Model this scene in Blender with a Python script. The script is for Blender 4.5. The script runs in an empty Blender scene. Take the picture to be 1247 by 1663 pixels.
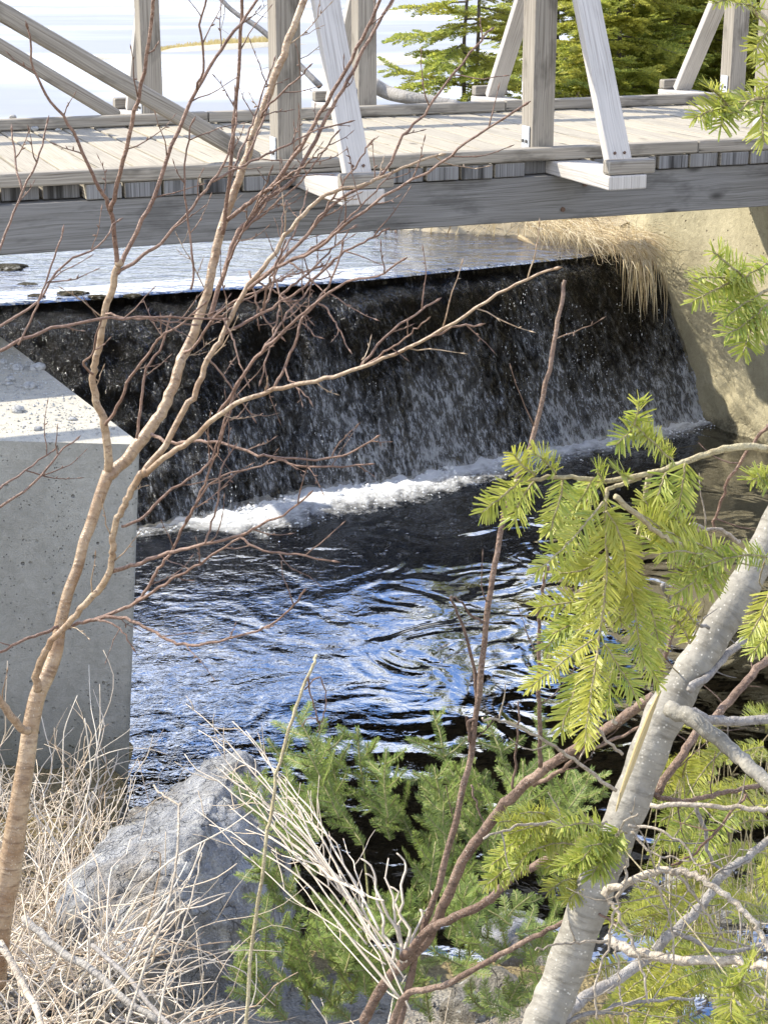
import bpy, math, random
import numpy as np
from mathutils import Vector, noise as mnoise
R = random.Random(7)
NR = np.random.RandomState(7)
S = bpy.context.scene
COL = S.collection

# ------------------------------------------------------------------ camera
F, CX, CY = 2780.0, 623.5, 831.5          # focal length and centre in photo pixels (1247 x 1663)
H = 2.9                                   # eye height above the datum
TH = math.atan((CY + 110) / F)            # pitch below the horizon
cc, ss = math.cos(TH), math.sin(TH)
cam = bpy.data.cameras.new("camera"); camo = bpy.data.objects.new("camera", cam); COL.objects.link(camo)
camo.location = (0, 0, H); camo.rotation_euler = (math.pi / 2 - TH, 0, 0)
cam.sensor_fit = 'VERTICAL'; cam.sensor_height = 36; cam.lens = 36 * F / 1663
cam.clip_start = 0.05; cam.clip_end = 2000
S.camera = camo
S.render.resolution_x, S.render.resolution_y = 767, 1024

# ------------------------------------------------------------------ light
SUN_DIR = Vector((-0.93, 0.37, 0)).normalized()
EL = math.radians(42)
SUN_DIR = Vector((SUN_DIR.x * math.cos(EL), SUN_DIR.y * math.cos(EL), math.sin(EL)))
sl = bpy.data.lights.new("sun", 'SUN'); sl.energy = 4.7; sl.angle = math.radians(0.55); sl.color = (1.0, 0.93, 0.80)
so = bpy.data.objects.new("sun", sl); COL.objects.link(so)
so.rotation_euler = (-SUN_DIR).to_track_quat('-Z', 'Y').to_euler()
W = bpy.data.worlds.new("World"); S.world = W; W.use_nodes = True
nt = W.node_tree; nt.nodes.clear()
def wn(t, **k):
    n = nt.nodes.new(t)
    for a, b in k.items(): setattr(n, a, b)
    return n
out = wn('ShaderNodeOutputWorld'); bg = wn('ShaderNodeBackground'); bg.inputs[1].default_value = 0.15
sky = wn('ShaderNodeTexSky', sky_type='NISHITA', sun_disc=False)
sky.sun_elevation = EL; sky.sun_rotation = math.atan2(SUN_DIR.x, SUN_DIR.y); sky.air_density = 1.0; sky.dust_density = 0.4; sky.ozone_density = 2.0
tc = wn('ShaderNodeTexCoord'); sep = wn('ShaderNodeSeparateXYZ'); nt.links.new(tc.outputs['Generated'], sep.inputs[0])
add = wn('ShaderNodeMath', operation='ADD'); add.inputs[1].default_value = 0.18; nt.links.new(sep.outputs[2], add.inputs[0])
mx = wn('ShaderNodeMath', operation='MAXIMUM'); mx.inputs[1].default_value = 0.05; nt.links.new(add.outputs[0], mx.inputs[0])
dv = wn('ShaderNodeVectorMath', operation='DIVIDE'); nt.links.new(tc.outputs['Generated'], dv.inputs[0]); nt.links.new(mx.outputs[0], dv.inputs[1])
cn = wn('ShaderNodeTexNoise'); cn.inputs['Scale'].default_value = 1.7; cn.inputs['Detail'].default_value = 7; cn.inputs['Roughness'].default_value = 0.58
nt.links.new(dv.outputs[0], cn.inputs['Vector'])
cr = wn('ShaderNodeValToRGB'); cr.color_ramp.elements[0].position = 0.47; cr.color_ramp.elements[1].position = 0.60
nt.links.new(cn.outputs[0], cr.inputs[0])
hz = wn('ShaderNodeMapRange'); hz.inputs[1].default_value = 0.40; hz.inputs[2].default_value = 0.24; hz.inputs[3].default_value = 0; hz.inputs[4].default_value = 0.9
nt.links.new(sep.outputs[2], hz.inputs[0])
mm = wn('ShaderNodeMath', operation='MAXIMUM'); nt.links.new(cr.outputs[0], mm.inputs[0]); nt.links.new(hz.outputs[0], mm.inputs[1])
deep = wn('ShaderNodeMix', data_type='RGBA', blend_type='MULTIPLY'); deep.inputs[0].default_value = 1; deep.inputs[7].default_value = (.92, 1.08, 1.40, 1)
nt.links.new(sky.outputs[0], deep.inputs[6])
mix = wn('ShaderNodeMix', data_type='RGBA'); mix.inputs[7].default_value = (11.0, 11.2, 11.5, 1)
nt.links.new(mm.outputs[0], mix.inputs[0]); nt.links.new(deep.outputs[2], mix.inputs[6])
nt.links.new(mix.outputs[2], bg.inputs[0]); nt.links.new(bg.outputs[0], out.inputs[0])
S.view_settings.view_transform = 'Standard'; S.view_settings.look = 'None'; S.view_settings.gamma = 1
S.view_settings.exposure = 1.0
S.cycles.max_bounces = 8; S.cycles.transparent_max_bounces = 24; S.cycles.use_denoising = True
S.cycles.caustics_reflective = False; S.cycles.caustics_refractive = False
S.cycles.sample_clamp_indirect = 6

# ------------------------------------------------------------------ picture <-> place
def ray(u, v):
    x = (u - CX) / F; y = -(v - CY) / F
    return Vector((x, cc + ss * y, -ss + cc * y))
O = Vector((0, 0, H))
def PY(u, v, Y): r = ray(u, v); return O + r * (Y / r.y)
def PZ(u, v, Z): r = ray(u, v); return O + r * ((Z - H) / r.z)
WZ, CZ, LZ = -0.725, 0.525, 0.552          # pool level, dam crest, lake level
AX = Vector((0.932, 0.3625, 0)); NX = Vector((-0.3625, 0.932, 0)); UP = Vector((0, 0, 1))   # bridge axis, across, up
B0 = Vector((0, 8.97, 0))
def BP(t, p, z): return Vector((0, 0, 0)) + AX * (t - B0.dot(AX)) + B0 + NX * p + UP * z   # t along (0 of the origin), p across, z up
def plane_p(u, v, p):                     # where a sight line meets the upright plane p = const
    r = ray(u, v); k = (p - (O - B0).dot(NX)) / r.dot(NX); return O + r * k
def tpz(P): d = P - B0; return (P.dot(AX), d.dot(NX), P.z)

# ------------------------------------------------------------------ mesh helper
def fbm(x, y, z=0.0, o=4, s=1.0):
    a, f, t = 1.0, s, 0.0
    for _ in range(o):
        t += a * mnoise.noise(Vector((x * f, y * f, z * f))); a *= .5; f *= 2.1
    return t
class MB:
    def __init__(self): self.v = []; self.f = []; self.uv = []; self.has_uv = False; self.mi = []
    def add(self, verts, faces, m=0, uvs=None):
        b = len(self.v); self.v.extend(verts)
        for k, f in enumerate(faces):
            self.f.append(tuple(i + b for i in f)); self.mi.append(m)
            if uvs is not None: self.uv.append(uvs[k]); self.has_uv = True
            else: self.uv.append([(0, 0)] * len(f))
    def board(self, c, ax, L, sd, w, up, h, m=0):
        ax = ax.normalized(); sd = sd.normalized(); up = up.normalized(); V = []
        for i in (-.5, .5):
            for j in (-.5, .5):
                for k in (-.5, .5): V.append(c + ax * (L * i) + sd * (w * j) + up * (h * k))
        fs = [(0, 1, 3, 2), (4, 6, 7, 5), (0, 4, 5, 1), (2, 3, 7, 6), (0, 2, 6, 4), (1, 5, 7, 3)]
        if ax.cross(sd).dot(up) < 0: fs = [tuple(reversed(f)) for f in fs]
        co = [(i * L, j * w, k * h) for i in (-.5, .5) for j in (-.5, .5) for k in (-.5, .5)]
        uv = []
        for n, f in enumerate(fs):
            if n < 2: uv.append([(co[i][2] * .2, co[i][1]) for i in f])
            elif n < 4: uv.append([(co[i][0], co[i][2]) for i in f])
            else: uv.append([(co[i][0], co[i][1] + .31) for i in f])
        self.add(V, fs, m, uv)
    def tube(self, pts, rad, n=6, cap=True, m=0):
        P = [Vector(p) for p in pts]
        if len(P) < 2: return
        T = []
        for i in range(len(P)):
            d = P[min(i + 1, len(P) - 1)] - P[max(i - 1, 0)]
            T.append(d.normalized() if d.length > 1e-9 else Vector((0, 0, 1)))
        r0 = Vector((0, 0, 1)) if abs(T[0].z) < .9 else Vector((1, 0, 0))
        nrm = (r0 - T[0] * r0.dot(T[0])).normalized(); V = []; uv_l = 0; ls = []
        for i, p in enumerate(P):
            nrm = (nrm - T[i] * nrm.dot(T[i])); nrm = nrm.normalized() if nrm.length > 1e-6 else T[i].orthogonal().normalized()
            bn = T[i].cross(nrm)
            if i: uv_l += (p - P[i - 1]).length
            ls.append(uv_l)
            for k in range(n):
                a = 2 * math.pi * k / n
                V.append(p + (nrm * math.cos(a) + bn * math.sin(a)) * rad[i])
        fs = []; uv = []
        for i in range(len(P) - 1):
            for k in range(n):
                k2 = (k + 1) % n
                fs.append((i * n + k, i * n + k2, (i + 1) * n + k2, (i + 1) * n + k))
                uv.append([(ls[i], k / n), (ls[i], (k + 1) / n), (ls[i + 1], (k + 1) / n), (ls[i + 1], k / n)])
        if cap:
            fs.append(tuple(range(n))[::-1]); uv.append([(0, 0)] * n)
            b = (len(P) - 1) * n; fs.append(tuple(range(b, b + n))); uv.append([(0, 0)] * n)
        self.add(V, fs, m, uv)
    def blade(self, pts, w, side):
        V = []; n = len(pts)
        for i, p in enumerate(pts):
            ww = w * (1 - .9 * (i / (n - 1)) ** 2) * .5
            V += [p - side * ww, p + side * ww]
        self.add(V, [(2 * i, 2 * i + 1, 2 * i + 3, 2 * i + 2) for i in range(n - 1)])
    def build(self, name, mats, parent=None, smooth=False, bevel=0):
        me = bpy.data.meshes.new(name); me.from_pydata([tuple(v) for v in self.v], [], self.f)
        if not isinstance(mats, (list, tuple)): mats = [mats]
        for mt in mats: me.materials.append(mt)
        if len(mats) > 1: me.polygons.foreach_set('material_index', self.mi)
        if self.has_uv:
            u = me.uv_layers.new(name='UVMap'); flat = np.array([c for q in self.uv for co in q for c in co], dtype=np.float32)
            u.data.foreach_set('uv', flat)
        if smooth: me.polygons.foreach_set('use_smooth', [True] * len(me.polygons))
        me.update()
        o = bpy.data.objects.new(name, me); COL.objects.link(o)
        if parent is not None: o.parent = parent; o.matrix_parent_inverse = parent.matrix_world.inverted()
        if bevel:
            b = o.modifiers.new('bevel', 'BEVEL'); b.width = bevel; b.segments = 2; b.limit_method = 'ANGLE'
        return o
def tag(o, label=None, cat=None, group=None, kind=None):
    for k, v in (('label', label), ('category', cat), ('group', group), ('kind', kind)):
        if v: o[k] = v
    return o
def empty(name, loc, label, cat, group=None):
    o = bpy.data.objects.new(name, None); COL.objects.link(o); o.location = loc; o.empty_display_size = .1
    bpy.context.view_layer.update()
    return tag(o, label, cat, group)
def setpar(parent): bpy.context.view_layer.update()

# ------------------------------------------------------------------ materials
class NT:
    def __init__(self, name):
        self.m = bpy.data.materials.new(name); self.m.use_nodes = True; self.t = self.m.node_tree; self.t.nodes.clear()
        self.out = self.t.nodes.new('ShaderNodeOutputMaterial')
    def n(self, typ, ins=None, **k):
        x = self.t.nodes.new('ShaderNode' + typ)
        for a, b in k.items(): setattr(x, a, b)
        for a, b in (ins or {}).items():
            if hasattr(b, 'is_output'): self.t.links.new(b, x.inputs[a])
            else: x.inputs[a].default_value = b
        return x
    def obj(self): return self.n('TexCoord').outputs['Object']
    def uv(self): return self.n('TexCoord').outputs['UV']
    def map(self, vec, scale=(1, 1, 1), loc=(0, 0, 0)): return self.n('Mapping', {'Vector': vec, 'Scale': scale, 'Location': loc}).outputs[0]
    def noise(self, vec, scale, detail=4, rough=.55, dist=0): return self.n('TexNoise', {'Vector': vec, 'Scale': scale, 'Detail': detail, 'Roughness': rough, 'Distortion': dist}).outputs[0]
    def vor(self, vec, scale, feature='F1', rnd=1.0): return self.n('TexVoronoi', {'Vector': vec, 'Scale': scale, 'Randomness': rnd}, feature=feature).outputs['Distance']
    def ramp(self, fac, *stops):
        r = self.n('ValToRGB', {0: fac}); e = r.color_ramp.elements
        while len(e) < len(stops): e.new(.5)
        for el, (p, c) in zip(e, stops):
            el.position = p; el.color = (*c, 1) if isinstance(c, (tuple, list)) else (c, c, c, 1)
        return r.outputs[0]
    def mix(self, fac, a, b, mode='MIX'):
        x = self.n('Mix', data_type='RGBA', blend_type=mode)
        for i, v in ((0, fac), (6, a), (7, b)):
            if hasattr(v, 'is_output'): self.t.links.new(v, x.inputs[i])
            elif i == 0: x.inputs[0].default_value = v
            else: x.inputs[i].default_value = (*v, 1)
        return x.outputs[2]
    def math(self, op, a, b=0.0, clamp=False):
        x = self.n('Math', operation=op, use_clamp=clamp)
        for i, v in ((0, a), (1, b)):
            if hasattr(v, 'is_output'): self.t.links.new(v, x.inputs[i])
            else: x.inputs[i].default_value = v
        return x.outputs[0]
    def bump(self, h, dist=.01, strength=1, nrm=None):
        x = self.n('Bump', {'Height': h, 'Distance': dist, 'Strength': strength})
        if nrm is not None: self.t.links.new(nrm, x.inputs['Normal'])
        return x.outputs[0]
    def isl(self): return self.n('NewGeometry').outputs['Random Per Island']
    def pbr(self, col, rough=.8, nrm=None, spec=.3, trans=0.0):
        p = self.n('BsdfPrincipled')
        for nm, v in (('Base Color', col), ('Roughness', rough), ('Normal', nrm), ('Specular IOR Level', spec)):
            if v is None: continue
            if hasattr(v, 'is_output'): self.t.links.new(v, p.inputs[nm])
            elif nm == 'Base Color': p.inputs[nm].default_value = (*v, 1)
            else: p.inputs[nm].default_value = v
        res = p.outputs[0]
        if trans:
            t = self.n('BsdfTranslucent')
            if hasattr(col, 'is_output'): self.t.links.new(col, t.inputs[0])
            else: t.inputs[0].default_value = (*col, 1)
            res = self.n('MixShader', {0: trans, 1: res, 2: t.outputs[0]}).outputs[0]
        self.t.links.new(res, self.out.inputs[0]); return self.m

def wood_mat(name, light, mid, dark, grain=1.0, stain=.5, rough=.85):
    N = NT(name); uv = N.uv(); r = N.isl()
    off = N.n('CombineXYZ', {0: N.math('MULTIPLY', r, 37.0), 1: N.math('MULTIPLY', r, 91.0), 2: N.math('MULTIPLY', r, 13.0)}).outputs[0]
    v = N.n('VectorMath', {0: uv, 1: off}, operation='ADD').outputs[0]
    warp = N.noise(N.map(v, (1.6, 6, 1)), 1.0, 2)
    wv = N.n('VectorMath', {0: v, 1: N.n('CombineXYZ', {0: 0.0, 1: N.math('MULTIPLY', warp, .055), 2: 0.0}).outputs[0]}, operation='ADD').outputs[0]
    g1 = N.noise(N.map(wv, (2.2, 150, 1)), 1.0, 5, .6)
    g2 = N.noise(N.map(wv, (.6, 36, 1)), 1.0, 4, .6)
    big = N.noise(N.map(v, (2.4, 7, 1)), 1.0, 4, .65)
    kn = N.n('TexVoronoi', {'Vector': N.map(v, (2.3, 5.2, 1)), 'Scale': 1.0}).outputs['Distance']
    c = N.ramp(g1, (.30, dark), (.46, mid), (.66, light))
    c = N.mix(N.math('MULTIPLY', N.ramp(g2, (.36, 1.0), (.50, 0.0)), .55 * grain), c, dark)
    c = N.mix(N.math('MULTIPLY', N.ramp(big, (.53, 0.0), (.64, 1.0)), stain), c, tuple(x * .38 for x in dark))
    c = N.mix(N.ramp(kn, (.05, .9), (.15, 0.0)), c, tuple(x * .5 for x in dark))
    cr = N.ramp(g2, (.30, 0.0), (.335, 1.0))                  # drying cracks
    c = N.mix(cr, tuple(x * .25 for x in dark), c)
    c = N.mix(.35, c, N.mix(r, (.62, .62, .64), (1, .97, .9)), 'MULTIPLY')
    h = N.math('ADD', N.math('MULTIPLY', g1, .5), N.math('ADD', N.math('MULTIPLY', g2, .6), cr))
    return N.pbr(c, rough, N.bump(h, .006, .8), .15)
M = {}
M['wood'] = wood_mat('weathered_wood', (.36, .33, .28), (.27, .245, .205), (.15, .13, .105), .7)
M['brace_wood'] = wood_mat('pale_weathered_wood', (.56, .53, .49), (.47, .445, .41), (.31, .285, .255), .5, .12)
M['deckwood'] = wood_mat('deck_boards', (.39, .355, .285), (.34, .305, .24), (.23, .20, .155), .35, .15)
M['endgrain'] = wood_mat('board_ends', (.26, .26, .26), (.18, .178, .175), (.075, .072, .068), .6, .9)
M['girderwood'] = wood_mat('girder_timber', (.235, .23, .22), (.185, .18, .17), (.11, .105, .095), .5, .4)
def metal():
    N = NT('galvanised_steel'); o = N.obj(); s = N.noise(o, 60, 3)
    p = N.pbr(N.ramp(s, (.3, (.42, .44, .46)), (.7, (.60, .62, .64))), .5, None, .5)
    p.node_tree.nodes['Principled BSDF'].inputs['Metallic'].default_value = .55; return p
M['metal'] = metal()
M['rust'] = NT('rusty_bolt').pbr((.10, .06, .04), .7)
def concrete(name, a, b, wet=False, top=None):
    N = NT(name); o = N.obj()
    n1 = N.noise(o, 2.2, 5, .6); n2 = N.noise(o, 26, 5, .65); n3 = N.noise(o, 160, 3, .6)
    c = N.mix(N.ramp(n1, (.3, 0.0), (.7, 1.0)), a, b)
    c = N.mix(.55, c, N.ramp(n2, (.3, (.62, .62, .60)), (.7, (1, 1, 1))), 'MULTIPLY')
    c = N.mix(.5, c, N.ramp(n3, (.3, (.6, .6, .6)), (.7, (1, 1, 1))), 'MULTIPLY')
    pv = N.vor(o, 19); pmask = N.math('MULTIPLY', N.ramp(pv, (.10, 1.0), (.17, 0.0)), N.ramp(N.noise(o, 5, 2), (.52, 0.0), (.60, 1.0)))
    pv2 = N.ramp(N.vor(o, 55), (.10, 1.0), (.20, 0.0)); pm2 = N.math('MULTIPLY', pv2, N.ramp(N.noise(o, 9, 2), (.5, 0.0), (.6, 1.0)))
    pores = N.math('MAXIMUM', pmask, pm2)
    c = N.mix(N.math('MULTIPLY', pores, .75), c, tuple(x * .3 for x in a))
    st = N.noise(N.map(o, (5, 5, .5)), 1.0, 4, .6)            # run-off streaks
    c = N.mix(N.math('MULTIPLY', N.ramp(st, (.52, 0.0), (.72, 1.0)), .35), c, tuple(x * .5 for x in a))
    h = N.math('SUBTRACT', N.math('ADD', N.math('MULTIPLY', n2, .5), N.math('MULTIPLY', n3, .25)), pores)
    if wet:
        z = N.n('SeparateXYZ', {0: o}).outputs[2]
        edge = N.math('ADD', z, N.math('MULTIPLY', N.noise(o, 5, 4), .9))
        low = N.ramp(N.n('MapRange', {0: edge, 1: -.05, 2: -.5, 3: 0.0, 4: 1.0}).outputs[0], (0, 0.0), (1, 1.0))
        ag = N.vor(o, 48); agc = N.ramp(ag, (.1, (.50, .46, .33)), (.42, (.21, .18, .115)), (.8, (.07, .06, .04)))
        c = N.mix(N.math('MULTIPLY', low, .65), c, agc)
        slime = N.ramp(N.n('MapRange', {0: edge, 1: -.22, 2: -.48, 3: 0.0, 4: 1.0}).outputs[0], (0, 0.0), (1, 1.0))
        c = N.mix(N.math('MULTIPLY', slime, .8), c, (.035, .033, .022))
        h = N.math('SUBTRACT', h, N.math('MULTIPLY', low, ag))
    else:
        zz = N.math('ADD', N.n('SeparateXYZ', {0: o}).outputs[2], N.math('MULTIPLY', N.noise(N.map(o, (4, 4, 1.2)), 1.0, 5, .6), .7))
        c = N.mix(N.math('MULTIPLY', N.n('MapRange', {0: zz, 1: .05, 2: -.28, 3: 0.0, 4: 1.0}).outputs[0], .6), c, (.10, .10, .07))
        up = N.n('SeparateXYZ', {0: N.n('NewGeometry').outputs['Normal']}).outputs[2]
        c = N.mix(N.math('MULTIPLY', N.ramp(up, (.6, 0.0), (.9, 1.0)), N.ramp(n2, (.25, .4), (.55, 1.0))), c, N.mix(N.ramp(n3, (.3, 0.0), (.7, 1.0)), (.34, .31, .245), (.50, .47, .39)))
    return N.pbr(c, .9, N.bump(h, .014, .9), .2)
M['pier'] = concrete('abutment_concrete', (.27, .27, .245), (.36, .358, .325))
M['wall'] = concrete('wing_wall_concrete', (.46, .41, .265), (.56, .50, .335), True)
def dirt():
    N = NT('gravelly_soil'); o = N.obj()
    n1 = N.noise(o, 3, 5, .6); n2 = N.noise(o, 40, 5, .7); v = N.vor(o, 70)
    c = N.mix(N.ramp(n1, (.35, 0.0), (.65, 1.0)), (.24, .205, .15), (.40, .375, .32))
    c = N.mix(.7, c, N.ramp(n2, (.3, (.45, .43, .40)), (.7, (1, 1, 1))), 'MULTIPLY')
    c = N.mix(N.ramp(v, (.10, .5), (.3, 0.0)), c, (.52, .50, .46))
    z = N.n('SeparateXYZ', {0: o}).outputs[2]
    lowf = N.n('MapRange', {0: z, 1: -.2, 2: -.65, 3: 0.0, 4: 1.0}).outputs[0]
    c = N.mix(lowf, c, N.ramp(n2, (.3, (.11, .085, .04)), (.7, (.34, .27, .14))))
    return N.pbr(c, .95, N.bump(N.math('ADD', n2, N.math('MULTIPLY', v, -.6)), .025, 1), .1)
M['soil'] = dirt()
def rock(name, a, b, dk):
    N = NT(name); o = N.obj()
    n1 = N.noise(o, 3.5, 6, .65, .6); n2 = N.noise(o, 22, 6, .7); n3 = N.noise(o, 120, 3, .6)
    c = N.ramp(n1, (.3, dk), (.48, a), (.68, b))
    c = N.mix(.9, c, N.ramp(n2, (.30, (.40, .39, .38)), (.48, (.85, .85, .85)), (.70, (1.0, 1.0, 1.0))), 'MULTIPLY')
    c = N.mix(N.ramp(N.noise(o, 2.1, 4, .6), (.52, 0.0), (.62, .6)), c, tuple(x * f for x, f in zip(dk, (1.25, 1.1, .85))))
    c = N.mix(N.ramp(N.noise(o, 7, 4, .7), (.60, 0.0), (.66, .6)), c, (.50, .48, .42))
    c = N.mix(N.ramp(n3, (.62, 0.0), (.72, .7)), c, (.62, .62, .60))
    wv = N.n('VectorMath', {0: o, 1: N.n('TexNoise', {'Vector': o, 'Scale': 5.0, 'Detail': 4}).outputs['Color']}, operation='ADD').outputs[0]
    ck = N.n('TexVoronoi', {'Vector': wv, 'Scale': 2.6}, feature='DISTANCE_TO_EDGE').outputs['Distance']
    cm = N.ramp(ck, (.0, 1.0), (.022, 0.0)); c = N.mix(N.math('MULTIPLY', cm, .22), c, tuple(x * .6 for x in dk))
    li = N.math('MULTIPLY', N.ramp(N.vor(wv, 6), (.16, 1.0), (.24, 0.0)), N.ramp(n2, (.42, 0.0), (.55, .8)))
    c = N.mix(li, c, (.50, .50, .44))
    h = N.math('SUBTRACT', N.math('ADD', N.math('MULTIPLY', n2, .8), N.math('ADD', N.math('MULTIPLY', n3, .25), N.math('MULTIPLY', n1, .8))), N.math('MULTIPLY', cm, .25))
    return N.pbr(c, .9, N.bump(h, .05, 1), .2)
M['boulder'] = rock('grey_boulder', (.30, .302, .30), (.43, .43, .42), (.15, .135, .115))
M['rock'] = rock('river_rock', (.25, .23, .19), (.36, .335, .28), (.10, .085, .06))
M['whiterock'] = rock('pale_stone', (.55, .55, .53), (.68, .68, .66), (.36, .35, .32))
def bark(name, a, b, dk, lent=0.0, rough=.75, bd=.006):
    N = NT(name); uv = N.uv(); o = N.obj()
    n1 = N.noise(o, 14, 4, .6); n2 = N.noise(o, 90, 4, .6)
    rg = N.noise(N.map(uv, (120, 3, 1)), 1.0, 4, .6)
    c = N.mix(N.ramp(n1, (.35, 0.0), (.65, 1.0)), a, b)
    c = N.mix(N.math('MULTIPLY', N.ramp(rg, (.5, 0.0), (.66, 1.0)), .65), c, dk)
    c = N.mix(.4, c, N.ramp(n2, (.3, (.5, .48, .46)), (.7, (1, 1, 1))), 'MULTIPLY')
    if lent:
        lv = N.vor(N.map(uv, (170, 22, 1)), 1.0); lm = N.ramp(N.noise(o, 30, 2), (.40, .0), (.60, 1.0))
        c = N.mix(N.math('MULTIPLY', N.ramp(lv, (.12, lent), (.24, 0.0)), lm), c, (.66, .62, .53))
    return N.pbr(c, rough, N.bump(N.math('ADD', rg, n2), bd, 1), .35)
M['birch'] = bark('bronze_birch_bark', (.25, .155, .085), (.42, .32, .21), (.11, .06, .035), .5, .33, .0028)
M['twig'] = bark('reddish_twig_bark', (.175, .10, .068), (.29, .185, .13), (.075, .042, .03), 0, .45)
M['firbark'] = bark('grey_fir_bark', (.195, .18, .145), (.29, .27, .225), (.12, .105, .08), .6, .7, .0022)
M['deadwood'] = bark('bleached_dead_twig', (.36, .30, .225), (.50, .44, .35), (.19, .14, .10), .3)
M['firtwig'] = bark('pale_fir_twig', (.36, .30, .17), (.48, .42, .26), (.24, .18, .09))
M['greentwig'] = bark('green_fir_twig', (.24, .235, .095), (.34, .32, .14), (.17, .14, .06))
M['greytwig'] = bark('grey_dead_branch', (.22, .20, .18), (.32, .30, .275), (.13, .11, .095), .5)
M['shrub'] = bark('red_brown_shrub_bark', (.13, .08, .055), (.26, .18, .13), (.045, .028, .02), .6)
M['bgbark'] = bark('dark_conifer_bark', (.10, .085, .07), (.16, .14, .12), (.06, .05, .04))
M['log'] = bark('grey_driftwood', (.26, .24, .21), (.35, .33, .295), (.15, .13, .11))
def leafy(name, cols, trans=.3, rough=.45, spec=.35, patch=None):
    N = NT(name); r = N.isl(); o = N.obj()
    k = len(cols); c = N.ramp(r, *[(i / max(1, k - 1), col) for i, col in enumerate(cols)])
    if patch: c = N.mix(N.ramp(N.noise(o, patch[0], 2), (.42, 0.0), (.62, patch[2])), c, patch[1])
    return N.pbr(c, rough, None, spec, trans)
M['needle'] = leafy('yellow_green_needles', [(.19, .25, .035), (.30, .34, .055), (.42, .42, .10), (.24, .31, .07)], .38, patch=(7, (.44, .40, .06), .5))
M['needle_green'] = leafy('green_needles', [(.145, .215, .05), (.235, .31, .075), (.33, .385, .105), (.195, .28, .085)], .42, patch=(5, (.14, .18, .035), .5))
M['needle_bg'] = leafy('distant_needles', [(.28, .33, .06), (.44, .45, .08), (.20, .26, .05), (.36, .39, .09)], .55, patch=(1.2, (.46, .41, .07), .55))
M['needle_dark'] = leafy('dark_needles', [(.24, .28, .06), (.36, .39, .09), (.46, .47, .11)], .55, patch=(1.0, (.36, .36, .06), .45))
M['needle_dead'] = leafy('dead_needles', [(.35, .19, .08), (.46, .28, .12)], .2)
M['straw'] = leafy('dry_straw', [(.60, .49, .29), (.80, .72, .53), (.32, .22, .11), (.70, .60, .40), (.50, .39, .21)], .3, .6, .2)
M['stalk'] = leafy('bleached_stalks', [(.50, .42, .31), (.40, .31, .21), (.60, .53, .43), (.28, .20, .125)], .12, .65, .2)
M['litter'] = leafy('bleached_litter', [(.66, .58, .46), (.55, .44, .31), (.74, .68, .57), (.40, .29, .19)], .12, .65, .2)
M['reed'] = leafy('reeds', [(.46, .37, .15), (.56, .46, .22), (.38, .30, .12)], .3)
M['brush'] = leafy('bare_brush', [(.24, .17, .12), (.34, .25, .18), (.17, .12, .09)], .0, .8)
M['scar'] = wood_mat('fresh_split_wood', (.52, .44, .27), (.46, .37, .20), (.32, .23, .10), .4, 0, .6)
def water(name, tint, ior, waves, rough=.02):
    N = NT(name); o = N.obj(); h = waves(N, o)
    nb = N.bump(h, 1.0, 1.0)
    fr = N.n('Fresnel', {'IOR': ior, 'Normal': nb}).outputs[0]
    tr = N.n('BsdfTransparent', {0: (*tint, 1)}).outputs[0]
    gl = N.n('BsdfGlossy', {'Color': (1, 1, 1, 1), 'Roughness': rough, 'Normal': nb}).outputs[0]
    N.t.links.new(N.n('MixShader', {0: fr, 1: tr, 2: gl}).outputs[0], N.out.inputs[0]); return N.m
def pool_waves(N, o):
    big = N.noise(o, 2.0, 1, .4, 2.2)
    mid = N.noise(N.map(o, (.9, 1.1, 1)), 7.0, 2, .5, 1.6)
    fine = N.noise(N.map(o, (1, 1.3, 1)), 16, 3, .6, .8)
    x = N.n('SeparateXYZ', {0: o}).outputs[0]
    lf = N.n('MapRange', {0: x, 1: .2, 2: -.8, 3: .08, 4: 1.0}).outputs[0]
    a = N.math('ADD', N.math('MULTIPLY', big, .017), N.math('MULTIPLY', mid, .0020))
    return N.math('ADD', a, N.math('MULTIPLY', N.math('MULTIPLY', fine, .0042), lf))
M['pool'] = water('pool_water', (.50, .44, .30), 4.2, pool_waves)
def up_waves(N, o):
    a = N.noise(N.map(o, (1, 2.2, 1)), 4, 3, .55, .5); b = N.noise(N.map(o, (1, 2.5, 1)), 16, 3, .6, .4)
    return N.math('ADD', N.math('MULTIPLY', a, .045), N.math('MULTIPLY', b, .009))
M['upwater'] = water('upstream_water', (.62, .52, .33), 4.0, up_waves, .05)
def ice():
    N = NT('lake_ice'); o = N.obj()
    n = N.noise(N.map(o, (.10, .26, 1)), 1.0, 4, .5, .4); n2 = N.noise(o, 1.2, 5)
    c = N.ramp(n, (.40, (.115, .132, .162)), (.47, (.15, .165, .188)), (.60, (.19, .20, .215)))
    c = N.mix(.25, c, N.ramp(n2, (.3, (.8, .82, .86)), (.7, (1, 1, 1))), 'MULTIPLY')
    return N.pbr(c, N.ramp(n, (.4, .25), (.6, .6)), N.bump(n2, .01, .3), .4)
M['ice'] = ice()
def dam_m():
    N = NT('wet_dam_stone'); o = N.obj()
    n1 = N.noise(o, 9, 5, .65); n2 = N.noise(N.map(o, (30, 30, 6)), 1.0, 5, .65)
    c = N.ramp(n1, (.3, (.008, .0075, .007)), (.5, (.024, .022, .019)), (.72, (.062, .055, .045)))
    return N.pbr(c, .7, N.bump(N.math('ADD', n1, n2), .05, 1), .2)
M['dam'] = dam_m()
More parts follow.
